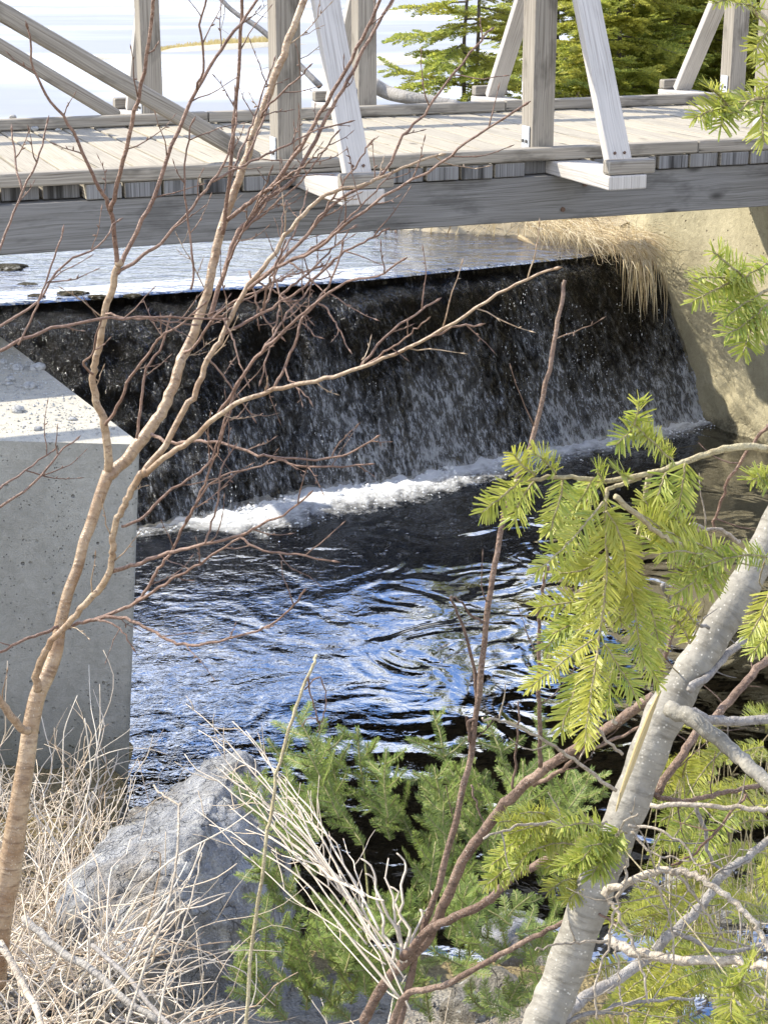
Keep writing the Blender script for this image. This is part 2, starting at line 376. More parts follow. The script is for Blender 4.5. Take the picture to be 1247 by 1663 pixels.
def fall_m():
    N = NT('falling_water'); o = N.uv()      # u across (m), v down the face (0 crest .. 1 toe)
    v = N.n('SeparateXYZ', {0: o}).outputs[1]; u = N.n('SeparateXYZ', {0: o}).outputs[0]
    st = N.noise(N.map(o, (19, 11, 1)), 1.0, 6, .72, .6)
    st2 = N.noise(N.map(o, (60, 30, 1)), 1.0, 5, .72, .5)
    pat = N.noise(N.map(o, (1.7, 1.3, 1)), 1.0, 3, .6)
    s = N.math('ADD', N.math('MULTIPLY', st, .55), N.math('MULTIPLY', st2, .45))
    dens = N.ramp(v, (0, 0.0), (.10, .0), (.35, .07), (.75, .15), (1, .19))
    s = N.math('SUBTRACT', s, N.n('MapRange', {0: u, 1: 3.1, 2: 1.7, 3: 0.0, 4: .075}).outputs[0])  # left end blackened by dropping white flecks: its shade put into the colour
    s = N.math('ADD', N.math('ADD', s, dens), N.math('SUBTRACT', N.math('MULTIPLY', N.math('SUBTRACT', pat, .5), .42), .055))
    white = N.ramp(s, (.505, 0.0), (.60, .17), (.68, .58), (.78, .95))
    n = N.bump(N.math('ADD', st, st2), .018, 1)
    tr = N.n('BsdfTransparent', {0: (.75, .72, .66, 1)}).outputs[0]
    gl = N.n('BsdfGlossy', {'Color': (.75, .78, .82, 1), 'Roughness': .16, 'Normal': n}).outputs[0]
    fr = N.n('Fresnel', {'IOR': 1.14, 'Normal': n}).outputs[0]
    a = N.n('MixShader', {0: fr, 1: tr, 2: gl}).outputs[0]
    df = N.n('BsdfDiffuse', {0: (.62, .65, .70, 1), 'Normal': n}).outputs[0]
    N.t.links.new(N.n('MixShader', {0: white, 1: a, 2: df}).outputs[0], N.out.inputs[0]); return N.m
M['fall'] = fall_m()
def foam_m():
    N = NT('foam'); o = N.uv()
    v = N.n('SeparateXYZ', {0: o}).outputs[1]
    n = N.noise(N.map(o, (6.5, 4.2, 1)), 1.0, 6, .72, .3)
    m = N.math('SUBTRACT', N.math('ADD', n, .42), v)
    fac = N.ramp(m, (.10, 0.0), (.30, .40), (.55, 1.0))
    df = N.n('BsdfDiffuse', {0: (.76, .78, .81, 1), 'Normal': N.bump(n, .05, 1)}).outputs[0]
    tr = N.n('BsdfTransparent', {}).outputs[0]
    N.t.links.new(N.n('MixShader', {0: fac, 1: tr, 2: df}).outputs[0], N.out.inputs[0]); return N.m
M['foam'] = foam_m()
M['foamblob'] = NT('foam_clots').pbr((.76, .78, .81), .6, None, .3)
def bubble_m():
    N = NT('bubble_film')
    fr = N.n('LayerWeight', {'Blend': .35}).outputs['Fresnel']
    tr = N.n('BsdfTransparent', {}).outputs[0]; gl = N.n('BsdfGlossy', {'Roughness': .05}).outputs[0]
    N.t.links.new(N.n('MixShader', {0: fr, 1: tr, 2: gl}).outputs[0], N.out.inputs[0]); return N.m
M['bubble'] = bubble_m()
M['sand'] = concrete('shore_sand', (.40, .32, .20), (.48, .40, .27))
M['hill'] = leafy('far_hills', [(.10, .13, .10), (.12, .15, .12)], 0, .9, .1)
M['moss'] = rock('wet_moss', (.06, .05, .025), (.13, .11, .06), (.02, .018, .010))

# ------------------------------------------------------------------ terrain
def lerp_t(tab, x):
    if x <= tab[0][0]: return tab[0][1]
    for (a, b), (c, d) in zip(tab, tab[1:]):
        if x <= c: return b + (d - b) * (x - a) / (c - a)
    return tab[-1][1]
def sstep(a, b, x):
    t = min(1, max(0, (x - a) / (b - a))); return t * t * (3 - 2 * t)
BANK = [(-2, 1.45), (0, 1.3), (1.2, 1.05), (2.2, .70), (3.0, .44), (3.6, .22), (4.2, -.05), (4.8, -.35), (5.3, -.62), (5.8, -.85), (6.6, -1.1), (7.5, -1.25), (15, -1.25)]
BANKL = [(-2, 1.5), (0, 1.4), (1.2, 1.2), (2.2, 1.06), (2.9, .98), (3.3, .62), (3.8, .2), (4.6, -.12), (5.2, -.45), (5.7, -.85), (7, -1.1), (15, -1.2)]
BANKR = [(-2, 1.4), (0, 1.2), (1.2, .85), (2.2, .45), (3.0, .1), (3.6, -.2), (4.2, -.48), (4.8, -.68), (5.4, -.76), (6.2, -.84), (8, -1.1), (15, -1.2)]
def gz0(x, y):
    l = sstep(-.30, -.52, x); r = sstep(.35, .95, x)
    b = lerp_t(BANK, y); b = b + (lerp_t(BANKL, y) - b) * l
    b = b + (lerp_t(BANKR, y) - b) * r
    if x < -.95 and 4.4 < y < 7.6:                        # soil banked against the abutment
        k = sstep(-.98, -1.22, x) * sstep(4.4, 5.2, y); b = max(b, b + (-.50 - .14 * max(0, y - 5.8) - b) * k)
    return b
def gz(x, y):
    return gz0(x, y) + fbm(x, y, 3, 4, 2.0) * .05 + fbm(x, y, 9, 3, 11) * .016
g = MB(); nx, ny = 230, 330
xs = np.linspace(-3.4, 6.2, nx); ys = np.linspace(-1.6, 14.2, ny)
vs = [Vector((x, y, gz(x, y))) for y in ys for x in xs]
g.add(vs, [(j * nx + i, j * nx + i + 1, (j + 1) * nx + i + 1, (j + 1) * nx + i) for j in range(ny - 1) for i in range(nx - 1)])
tag(g.build('bank_ground', M['soil'], smooth=True), kind='structure')
g = MB(); g.add([Vector((-600, -300, -1.6)), Vector((600, -300, -1.6)), Vector((600, 900, -1.6)), Vector((-600, 900, -1.6))], [(0, 1, 2, 3)])
tag(g.build('ground', M['soil']), kind='structure')

# far upstream: right-hand bank, lake, sandbar, hills
def shore(y): return lerp_t([(13.4, 1.7), (13.8, 1.2), (14.3, -.15), (15.2, .1), (16.5, 1.1), (18, 1.5), (25, 2.3), (40, 5), (90, 20)], y)
def bz(x, y): return LZ - .12 + min(.55, max(-.4, (x - shore(y)) * .42)) + fbm(x, y, 5, 4, 1.2) * .07
g = MB(); nx, ny = 90, 130
vs = []
for j in range(ny):
    y = 13.75 + (j / (ny - 1)) ** 1.8 * 70
    x0 = shore(y) - .9
    for i in range(nx):
        x = x0 + (i / (nx - 1)) ** 1.6 * 26
        vs.append(Vector((x, y, bz(x, y))))
g.add(vs, [(j * nx + i, j * nx + i + 1, (j + 1) * nx + i + 1, (j + 1) * nx + i) for j in range(ny - 1) for i in range(nx - 1)])
tag(g.build('far_bank_ground', M['sand'], smooth=True), kind='structure')
g = MB(); g.add([Vector((-300, 20.0, LZ)), Vector((300, 20.0, LZ)), Vector((300, 420, LZ)), Vector((-300, 420, LZ))], [(0, 1, 2, 3)])
tag(g.build('lake_ice', M['ice']), kind='structure')
def strip_land(pix, z, wid, name, mat, hgt):
    g = MB(); n = len(pix)
    V = []
    for i, (u, v) in enumerate(pix):
        p = PZ(u, v, z); e = math.sin(math.pi * i / (n - 1)) ** .6
        V += [p + Vector((0, -wid * .5 * e, -.02)), p + Vector((0, -wid * .2 * e, hgt * e)), p + Vector((0, wid * .4 * e, hgt * .8 * e)), p + Vector((0, wid * e, -.02))]
    g.add(V, [(4 * i + k, 4 * i + 4 + k, 4 * i + 5 + k, 4 * i + 1 + k) for i in range(n - 1) for k in range(3)])
    return tag(g.build(name, mat, smooth=True), kind='structure')
strip_land([(255, 84), (280, 83), (320, 81), (360, 79), (400, 77), (440, 74), (470, 73), (500, 72)], LZ, 1.2, 'sandbar', M['sand'], .10)
strip_land([(120, 100), (160, 96), (200, 94)], LZ, 1.0, 'sandbar', M['sand'], .05)
strip_land([(580, 108), (620, 103), (680, 100), (740, 98), (830, 96), (950, 94)], LZ, 1.6, 'sandbar', M['sand'], .12)
g = MB()
for i in range(1500):
    u = 262 + 205 * R.random(); base = PZ(u, 84 - (u - 255) * .05 - R.random() * 4, LZ); e = min(1, (u - 258) / 120) 
    h = (.06 + .17 * R.random()) * (.35 + .65 * e); d = Vector((R.gauss(0, .25), R.gauss(0, .2), 1)).normalized() * h
    g.blade([base, base + d * .5, base + d], .03, Vector((1, 0, 0)))
tag(g.build('reed_bed', M['reed']), 'strip of dry tan reeds on the low sandbar out in the frozen lake', 'reeds', kind='stuff')
g = MB(); V = []
for i in range(61):
    a = -1.2 + 2.4 * i / 60; d = 420; x, y = d * math.sin(a), d * math.cos(a); hh = 9 + 6 * fbm(i * .23, 1, 0, 3) + 4
    V += [Vector((x, y, .4)), Vector((x * 1.03, y * 1.03, hh)), Vector((x * 1.25, y * 1.25, .4))]
g.add(V, [(3 * i + k, 3 * i + 3 + k, 3 * i + 4 + k, 3 * i + 1 + k) for i in range(60) for k in range(2)])
tag(g.build('hills', M['hill'], smooth=True), kind='structure')

# ------------------------------------------------------------------ dam, falling water, pool
def interp_pts(pl, n):
    P = np.array([tuple(p) for p in pl]); d = np.r_[0, np.cumsum(np.linalg.norm(np.diff(P, axis=0), axis=1))]; t = np.linspace(0, d[-1], n)
    return [Vector((np.interp(x, d, P[:, 0]), np.interp(x, d, P[:, 1]), np.interp(x, d, P[:, 2]))) for x in t]
crest = [PZ(u, v, CZ) for u, v in [(-240, 512), (-60, 500), (120, 488), (300, 474), (480, 464), (623, 452), (850, 428), (1048, 405)]]
toe = [PZ(u, v, WZ) for u, v in [(-200, 940), (60, 895), (230, 862), (345, 843), (500, 803), (640, 783), (800, 748), (950, 720), (1140, 684)]]
crest.append(crest[-1] + AX * .5); toe.append(toe[-1] + AX * .5)
NC, NP = 420, 60
C_, T_ = interp_pts(crest, NC), interp_pts(toe, NC)
def face_pt(i, q, off=0.0):              # q in 0..1 down the face, with a rounded lip
    c, t = C_[i], T_[i]
    qe = q
    p = c.lerp(t, qe) ; p.z = CZ + (WZ - CZ) * q
    lip = math.exp(-(q / .07) ** 2)
    p = p + Vector((0, 1, 0)) * (-.05 + .09 * lip) - UP * (.035 * lip) * (1 if q > 0 else 0)
    n = (Vector((.35, -.85, .45))).normalized()
    return p + n * off
g = MB(); V = []
prof = [-1] + list(np.linspace(0, 1.12, NP))
for i in range(NC):
    for q in prof:
        if q < 0: V.append(C_[i] + Vector((-.2, .8, -.06))); continue
        p = face_pt(i, q)
        rr = fbm(p.x, p.z * .6, p.y, 4, 5) * .034 + fbm(p.x, p.z, p.y, 3, 24) * .008
        V.append(p + Vector((.1, -.9, .4)) * rr + UP * (0.02 * fbm(p.x * 7, 0, 0, 3) * math.exp(-(q / .05) ** 2)))
L = len(prof)
g.add(V, [(i * L + k, i * L + k + 1, (i + 1) * L + k + 1, (i + 1) * L + k) for i in range(NC - 1) for k in range(L - 1)])
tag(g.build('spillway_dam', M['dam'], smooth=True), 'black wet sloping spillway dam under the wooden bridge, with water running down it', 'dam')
g = MB(); V = []; UVs = []; us = np.r_[0, np.cumsum([(C_[i + 1] - C_[i]).length for i in range(NC - 1)])]
qs = list(np.linspace(.0, 1.02, 70)); L = len(qs)
for i in range(NC):
    for q in qs:
        p = face_pt(i, q, .022 + .006 * q)
        rr = fbm(p.x, p.z * .6, p.y, 4, 5) * .034 + fbm(p.x * 3.2, p.z * .7, p.y, 4, 5) * (.004 + .012 * q)
        V.append(p + Vector((.1, -.9, .4)) * rr)
fs = [(i * L + k, i * L + k + 1, (i + 1) * L + k + 1, (i + 1) * L + k) for i in range(NC - 1) for k in range(L - 1)]
g.add(V, fs, 0, [[(us[a // L], qs[a % L]) for a in f] for f in fs])
tag(g.build('waterfall', M['fall'], smooth=True), kind='structure')
# spray beads and runnels standing off the sheet
g = MB()
OCT = [Vector(v) for v in ((1, 0, 0), (0, 1, 0), (-1, 0, 0), (0, -1, 0), (0, 0, 1), (0, 0, -1))]
OF = [(0, 1, 4), (1, 2, 4), (2, 3, 4), (3, 0, 4), (1, 0, 5), (2, 1, 5), (3, 2, 5), (0, 3, 5)]
def blob(g, p, rx, ry, rz): g.add([p + Vector((v.x * rx, v.y * ry, v.z * rz)) for v in OCT], OF)
for _ in range(3800):
    i = R.randrange(NC); q = R.random() ** .75
    px = us[i]
    d = fbm(px * 2.0, q * 1.6, 4, 3, 1) + .18 * (q - .5) + .5 * fbm(px * 9, q * .8, 8, 2, 1)
    if d < .16 + R.random() * .25 + max(0, 3.0 - px) * .3: continue  # drops thinned on the left too, imitating the shade there
    p = face_pt(i, q, .035 + .02 * R.random()); s = .0018 + .0030 * R.random() ** 3
    blob(g, p, s, s, s * (1.0 + 2.2 * R.random()))
tag(g.build('splash_drops', M['foamblob'], smooth=True), kind='stuff', label='white drops and runnels of water on the dam face', cat='water')
# pool, upstream water
g = MB(); g.add([Vector((-3.4, 3.0, WZ)), Vector((6.2, 3.0, WZ)), Vector((6.2, 14.2, WZ)), Vector((-3.4, 14.2, WZ))], [(0, 1, 2, 3)])
tag(g.build('pool_water', M['pool']), kind='structure')
g = MB(); V = []
for i in range(NC):
    c = C_[i]; w = fbm(c.x * 2.2, 1.7, 0, 4, 2.5); w2 = fbm(c.x * 9, 4.1, 0, 3, 2)
    V += [c + Vector((.02, .004 - .012 * w - .008 * w2, -.004)), c + Vector((.01, .014 - .012 * w - .006 * w2, .007)), c + Vector((0, .05, .012)), c + Vector((-.05, .35, .022)), c + Vector((-1.5, 9.0, .022))]
g.add(V, [(5 * i + k, 5 * i + 5 + k, 5 * i + 6 + k, 5 * i + 1 + k) for i in range(NC - 1) for k in range(4)])
tag(g.build('upstream_water', M['upwater'], smooth=True), kind='structure')
# stream bed just above the dam: kept behind the crest
g = MB(); V = []
for i in range(NC): V += [C_[i] + Vector((-.02, .10, -.05)), C_[i] + Vector((-1.4, 9.2, -.30))]
g.add(V, [(2 * i, 2 * i + 2, 2 * i + 3, 2 * i + 1) for i in range(NC - 1)])
tag(g.build('stream_bed', M['sand']), kind='structure')
# foam at the toe
g = MB(); V = []; qs = [0, .1, .2, .35, .5, .65, .8, 1.0]; L = len(qs); ut = np.r_[0, np.cumsum([(T_[i + 1] - T_[i]).length for i in range(NC - 1)])]
FD = Vector((.36, -.93, 0))
def foam_w(i):
    x = T_[i].x
    return lerp_t([(-2.6, .2), (-1.3, .3), (-.95, .80), (-.2, .74), (.5, .62), (1.3, .52), (2.2, .46), (2.7, .2)], x)
for i in range(NC):
    for q in qs:
        p = T_[i] + FD * (foam_w(i) * q - .10); hgt = .05 * max(0, 1 - q * 1.25) * (1 + .8 * fbm(p.x * 8, p.y * 8, 0, 3))
        V.append(Vector((p.x, p.y, WZ + .006 + max(0, hgt))))
fs = [(i * L + k, i * L + k + 1, (i + 1) * L + k + 1, (i + 1) * L + k) for i in range(NC - 1) for k in range(L - 1)]
g.add(V, fs, 0, [[(ut[a // L], qs[a % L]) for a in f] for f in fs])
tag(g.build('foam', M['foam'], smooth=True), 'band of white foam along the foot of the dam', 'foam', kind='stuff')
g = MB()
for _ in range(9000):
    i = R.randrange(NC); q = abs(R.gauss(0, .26))
    if T_[i].x < -1.0 and R.random() < .7: continue
    p = T_[i] + FD * (foam_w(i) * q - .07); s = .006 + .020 * R.random() ** 2 * max(.2, 1 - q)
    blob(g, Vector((p.x, p.y, WZ + .01 + .05 * R.random() * max(0, 1 - 1.6 * q) * (.4 + fbm(p.x * 5, p.y, 1, 2) + .4))), s, s, s * .7)
tag(g.build('foam_clots', M['foamblob'], smooth=True), 'lumps of white foam churned up where the water lands', 'foam', kind='stuff')
g = MB()
def dome(g, p, r):
    V = []; n = 12
    for a in range(4):
        ph = a * math.pi / 8
        for k in range(n): V.append(p + Vector((r * math.cos(ph) * math.cos(2 * math.pi * k / n), r * math.cos(ph) * math.sin(2 * math.pi * k / n), r * .8 * math.sin(ph))))
    V.append(p + UP * r * .8)
    f = [(a * n + k, a * n + (k + 1) % n, (a + 1) * n + (k + 1) % n, (a + 1) * n + k) for a in range(3) for k in range(n)]
    f += [(3 * n + k, 3 * n + (k + 1) % n, 4 * n) for k in range(n)]
    g.add(V, f)
for _ in range(330):
    u = R.uniform(330, 1010); v = 905 - (u - 400) * .19 + R.gauss(0, 34)
    if R.random() < .15: v += R.uniform(30, 120)
    p = PZ(u, v, WZ); dome(g, Vector((p.x, p.y, WZ + .003)), .005 + .012 * R.random() ** 2)
tag(g.build('bubbles', M['bubble'], smooth=True), 'scattered bubbles floating on the dark pool below the foam', 'bubbles', kind='stuff')

# ------------------------------------------------------------------ concrete abutment and wing wall
def rough_block(poly_top, z0, z1, mat, name, label, cat, amp=.006, res=.05, slope=None):
    """prism with a finely divided, slightly uneven surface and chipped edges"""
    g = MB(); n = len(poly_top)
    for i in range(n):
        a, b = poly_top[i], poly_top[(i + 1) % n]
        nx = max(1, min(90, int((b - a).length / res))); nz = max(1, min(60, int((z1 - z0) / res)))
        nr = Vector(((b - a).y, -(b - a).x, 0)).normalized(); V = []
        for k in range(nz + 1):
            for j in range(nx + 1):
                p = a.lerp(b, j / nx); p = Vector((p.x, p.y, z0 + (z1 - z0) * k / nz))
                e = 0 if (j in (0, nx) or k == nz) else 1
                V.append(p + nr * (amp * fbm(p.x * 3, p.y * 3, p.z * 3, 4) * e))
        g.add(V, [(k * (nx + 1) + j, k * (nx + 1) + j + 1, (k + 1) * (nx + 1) + j + 1, (k + 1) * (nx + 1) + j) for k in range(nz) for j in range(nx)])
    g.add([Vector((p.x, p.y, z1)) for p in poly_top], [tuple(range(n))])
    for i, p in enumerate(g.v): g.v[i] = p + fl * (.080 * (z1 - p.z))      # the face leans in towards its foot
    o = g.build(name, mat, smooth=False); w = o.modifiers.new('weld', 'WELD'); w.merge_threshold = .0005
    b = o.modifiers.new('bevel', 'BEVEL'); b.width = .012; b.segments = 2; b.angle_limit = math.radians(50); return tag(o, label, cat)
PT = 0.875
pc = PZ(231, 722, PT); pb = PZ(-10, 538, PT); pa = PZ(0, 716, PT)
fl = (pa - pc).normalized()
pier = [pc, pb + (pb - pc) * .6, pb + (pb - pc) * .6 + fl * 2.2, pc + fl * 3.0]
pier = [Vector((p.x, p.y, 0)) for p in pier]
chamf = [pier[0] + (pier[1] - pier[0]).normalized() * .02, *pier[1:], pier[0] + (pier[3] - pier[0]).normalized() * .02]
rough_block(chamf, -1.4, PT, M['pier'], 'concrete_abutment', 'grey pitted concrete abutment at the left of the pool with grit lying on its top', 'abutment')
P1 = PZ(1048, 405, CZ); P1.z = 0
wl = [P1 + Vector((-.50, 1.25, 0)), P1 + Vector((-.26, .66, 0)), P1, P1 + Vector((.39, -.50, 0))]
w3 = PZ(1247, 722, WZ); wl += [Vector((w3.x, w3.y, 0)), Vector((w3.x + .75, w3.y - 1.5, 0)), Vector((w3.x + 2.2, w3.y - 3.6, 0))]
g = MB(); pts = interp_pts(wl, 150); nz = 60; V = []
for i, p in enumerate(pts):
    t = (pts[min(i + 1, 149)] - pts[max(0, i - 1)]).normalized(); nr = Vector((t.y, -t.x, 0)) * -1
    if nr.x > 0: nr = -nr
    for k in range(nz + 1):
        z = -1.2 + k / nz * (1.40 + 1.2); low = sstep(.05, -.7, z)
        V.append(Vector((p.x, p.y, z)) + nr * (.008 * fbm(p.x * 4, p.y * 4, z * 4, 4) + low * .05 * (fbm(p.x * 3, p.y * 3, z * 3, 4, 2) + .3) + low * .012 * fbm(p.x, p.y, z, 2, 40)))
for i, p in enumerate(pts): V.append(Vector((p.x + 1.3, p.y + .8, 1.40)))
f = [(i * (nz + 1) + k, (i + 1) * (nz + 1) + k, (i + 1) * (nz + 1) + k + 1, i * (nz + 1) + k + 1) for i in range(149) for k in range(nz)]
b0 = 150 * (nz + 1)
f += [(i * (nz + 1) + nz, (i + 1) * (nz + 1) + nz, b0 + i + 1, b0 + i) for i in range(149)]
g.add(V, f)
tag(g.build('wing_wall', M['wall'], smooth=True), 'sunlit yellowish concrete wing wall right of the waterfall, worn and wet at its foot', 'wall')

# ------------------------------------------------------------------ footbridge
br = empty('footbridge', BP(4.2, 1.3, 1.40), 'weathered grey wooden footbridge with braced posts crossing above the dam', 'bridge')
T0, T1 = -2.5, 11.5
DT = 1.735
def bboard(name, mat, t0, t1, p0, p1, z0, z1, axis='t', bevel=.006):
    g = MB(); c = BP((t0 + t1) / 2, (p0 + p1) / 2, (z0 + z1) / 2)
    if axis == 't': g.board(c, AX, t1 - t0, NX, p1 - p0, UP, z1 - z0)
    elif axis == 'p': g.board(c, NX, p1 - p0, AX, t1 - t0, UP, z1 - z0)
    else: g.board(c, UP, z1 - z0, AX, t1 - t0, NX, p1 - p0)
    return g.build(name, mat, br, bevel=bevel)
bboard('girder', M['girderwood'], T0, T1, .015, .155, 1.415, 1.655)
bboard('girder', M['girderwood'], T0, T1, 2.62, 2.76, 1.415, 1.655)
bboard('girder', M['girderwood'], T0, T1, 1.30, 1.40, 1.415, 1.655)
stations = [1.31, 2.77, 4.20, 5.66, 7.12, 8.58, 10.0]
OW = .22
out_t = [s + .02 for s in stations]
g = MB(); t = T0
while t < T1:
    w = .182 + R.uniform(-.006, .006); gap = .012 + R.random() * .012
    on = any(o - .01 < t + w and t < o + OW + .01 for o in out_t)
    z0 = 1.658 + R.uniform(0, .003)
    a = .085 if on else -.004 + R.uniform(-.006, .012)
    tilt = R.uniform(-.003, .003)
    g.board(BP(t + w / 2, (a + 2.80) / 2, (z0 + DT) / 2 + tilt * .3), NX, 2.80 - a, AX + UP * tilt, w, UP, DT - z0 - .002 + R.uniform(-.004, .002))
    t += w + gap
for fi in range(0, len(g.f), 6): g.mi[fi] = 1; g.mi[fi + 1] = 1
g.build('deck', [M['deckwood'], M['endgrain']], br, bevel=.005)
def kerb(p0, p1):
    g = MB(); t = T0
    joins = [.9, 3.02, 5.12, 7.9, 11.5]
    for j in joins:
        g.board(BP((t + j) / 2, (p0 + p1) / 2, DT + .037 + R.uniform(-.002, .002)), AX, j - t - .004, NX, p1 - p0, UP, .068); t = j
    return g.build('kerb', M['wood'], br, bevel=.010)
kerb(-.006, .068); kerb(2.505, 2.58)
def slat(name, mat, a, b, w, h, side, parent=br, bevel=.006):
    ax = (b - a); g = MB(); sd = (side - ax.normalized() * side.dot(ax.normalized())).normalized()
    g.board((a + b) / 2, ax, ax.length, sd, w, ax.normalized().cross(sd), h)
    return g.build(name, mat, parent, bevel=bevel)
def bolt(g, p, ax, r=.010):
    ax = ax.normalized(); s = ax.orthogonal().normalized(); q = ax.cross(s)
    V = [p + (s * math.cos(k * math.pi / 3) + q * math.sin(k * math.pi / 3)) * r for k in range(6)]; V += [v + ax * .008 for v in V]
    g.add(V, [(k, (k + 1) % 6, 6 + (k + 1) % 6, 6 + k) for k in range(6)] + [tuple(range(6, 12))])
PH = DT + 1.12
FAR_ST = [1.31, 2.70, 4.17, 5.44, 7.05, 8.50, 9.95]
for s_n, s_f in zip(stations, FAR_ST):
    for near in (1, 0):
        s = s_n if near else s_f; ot = s + .02 if near else s - .03
        if near and s < 2: continue            # no near post left of the diagonal in the photograph
        p0, p1 = (.076, .216) if near else (2.66, 2.80)
        po = bboard('post', M['wood'], s - .065, s + .065, p0, p1, DT, PH, 'z')
        # galvanised foot bracket on the side facing along the deck
        g = MB(); pm = (p0 + p1) / 2
        g.board(BP(s - .0705, pm, DT + .09), UP, .17, NX, .09, AX, .007)
        g.board(BP(s - .118, pm, DT + .0065), AX, .10, NX, .09, UP, .007)
        bk = g.build('bracket', M['metal'], po, bevel=.002)
        for dp in (-.022, .022): gb = MB(); bolt(gb, BP(s - .0745, pm + dp, DT + .095), -AX, .009); gb.build('bolt', M['girderwood'], bk)
        g = MB(); g.board(BP(s + .0705, pm, DT + .06), UP, .11, NX, .09, AX, .007); g.board(BP(s + .125, pm, DT + .0065), AX, .10, NX, .09, UP, .007)
        g.build('bracket', M['metal'], po, bevel=.002)
        # outrigger plank, cleat and raking brace
        sg = -1 if near else 1
        pe = -.64 if near else 3.75
        q0, q1 = (pe, .084) if near else (2.802, pe)
        ou = bboard('outrigger', M['brace_wood'], ot, ot + OW, q0, q1, 1.660, 1.733, 'p', .008)
        cz0 = 1.7355
        ca, cb = (pe + .004, pe + .085) if near else (pe - .085, pe - .004)
        bboard('cleat', M['wood'], ot + .004, ot + OW + .05, ca, cb, cz0, cz0 + .072, 't', .012)
        fp = (pe + .135) if near else (pe - .135)
        foot = BP(ot + .135, fp, cz0 + .002); top = BP(ot + .115, (p0 - .06 if near else p1 + .06), PH - .06)
        b = slat('brace', M['brace_wood'], foot, top, .135, .058, AX)
        bx_ = (top - foot).normalized(); bn = bx_.cross(AX).normalized(); bn = bn if bn.dot(NX) * sg > 0 else -bn
        for q in (-.028, .028): gb = MB(); bolt(gb, foot + bx_ * .085 + AX * q + bn * .0295, bn, .008); gb.build('bolt', M['rust'], b)
        for q in (-.05, .05): gb = MB(); bolt(gb, BP(ot + OW / 2 + q * 1.4, (.03 if near else 2.84), 1.7335), UP, .010); gb.build('bolt', M['rust'], ou)
        if near:
            for dz in (1.47, 1.60): gb = MB(); bolt(gb, BP(ot + OW / 2 + (dz - 1.5), .0145, dz), -NX, .014); gb.build('bolt', M['rust'], br)
# truss diagonals and top rails
for p, (e, f_), w in ((.15, ((418, 262), (0, 18)), .088), (2.73, ((192, 190), (0, 74)), .085)):
    a = plane_p(*e, p); b_ = plane_p(*f_, p); d = b_ - a
    slat('diagonal', M['wood'], a, a + d * 1.32, w, w, NX, bevel=.022)
for p in (.146, 2.73):
    bboard('top_rail', M['wood'], T0, T1, p - .07, p + .07, PH + .002, PH + .042)

# ------------------------------------------------------------------ generic growth helpers
def smooth_path(pts, sub=4, jit=0.0):
    P = [Vector(p) for p in pts]
    if len(P) < 3: 
        Q = [P[0].lerp(P[-1], k / 6) for k in range(7)]
    else:
        Q = []
        for i in range(len(P) - 1):
            p0, p1, p2, p3 = P[max(0, i - 1)], P[i], P[i + 1], P[min(len(P) - 1, i + 2)]
            for k in range(sub):
                t = k / sub
                Q.append(.5 * ((2 * p1) + (p2 - p0) * t + (2 * p0 - 5 * p1 + 4 * p2 - p3) * t * t + (3 * p1 - p0 - 3 * p2 + p3) * t ** 3))
        Q.append(P[-1])
    if jit:
        for i in range(1, len(Q) - 1): Q[i] = Q[i] + Vector((R.gauss(0, jit), R.gauss(0, jit), R.gauss(0, jit)))
    return Q
def trace(pix, y0, y1, sub=4, jit=.0):
    n = len(pix)
    return smooth_path([PY(p[0], p[1], y0 + (y1 - y0) * i / max(1, n - 1)) for i, p in enumerate(pix)], sub, jit)
def widths(pix, path, y, w0=None, w1=None):
    if len(pix[0]) > 2:
        ws = [p[2] for p in pix]
    else:
        ws = [w0 + (w1 - w0) * i / (len(pix) - 1) for i in range(len(pix))]
    n = len(path); xs = np.linspace(0, 1, len(ws)); return [np.interp(i / (n - 1), xs, ws) * .5 / F * path[i].y * 1.06 for i in range(n)]
def side_twigs(g, path, rad, every, l0, l1, r=.0011, bud=True, depth=1, ang=(30, 60), rnd=R):
    acc = 0; sgn = 1
    for i in range(1, len(path) - 1):
        acc += (path[i] - path[i - 1]).length
        if acc < every: continue
        acc = rnd.uniform(-.4, .3) * every; sgn = -sgn
        t = (path[i + 1] - path[i - 1]).normalized()
        view = (path[i] - O).normalized(); s = t.cross(view); 
        if s.length < .1: continue
        s = s.normalized() * sgn + view * rnd.gauss(0, .45)
        a = math.radians(rnd.uniform(*ang)); d = (t * math.cos(a) + s.normalized() * math.sin(a)).normalized()
        L = rnd.uniform(l0, l1); P = [path[i]]; n = 5
        for k in range(n):
            d = (d + Vector((rnd.gauss(0, .13), rnd.gauss(0, .13), rnd.gauss(.07, .13)))).normalized(); P.append(P[-1] + d * L / n)
        rr = [min(r, rad[i] * .8) * (1 - .55 * k / n) for k in range(n + 1)]
        g.tube(P, rr, 4)
        if bud:
            g.tube([P[-1], P[-1] + d * .006, P[-1] + d * .013], [rr[-1], rr[-1] * 2.1, .0002], 4)
            for k in (2, 3, 4):
                if rnd.random() < .6:
                    bd = (d + Vector((rnd.gauss(0, .7), rnd.gauss(0, .7), rnd.gauss(0, .7)))).normalized()
                    g.tube([P[k], P[k] + bd * .004, P[k] + bd * .008], [rr[k], rr[k] * 1.5, .0002], 4)
        if depth > 1 and L > .05: side_twigs(g, smooth_path(P, 3), [r] * 40, L * .3, L * .2, L * .5, r * .7, bud, depth - 1, ang, rnd)

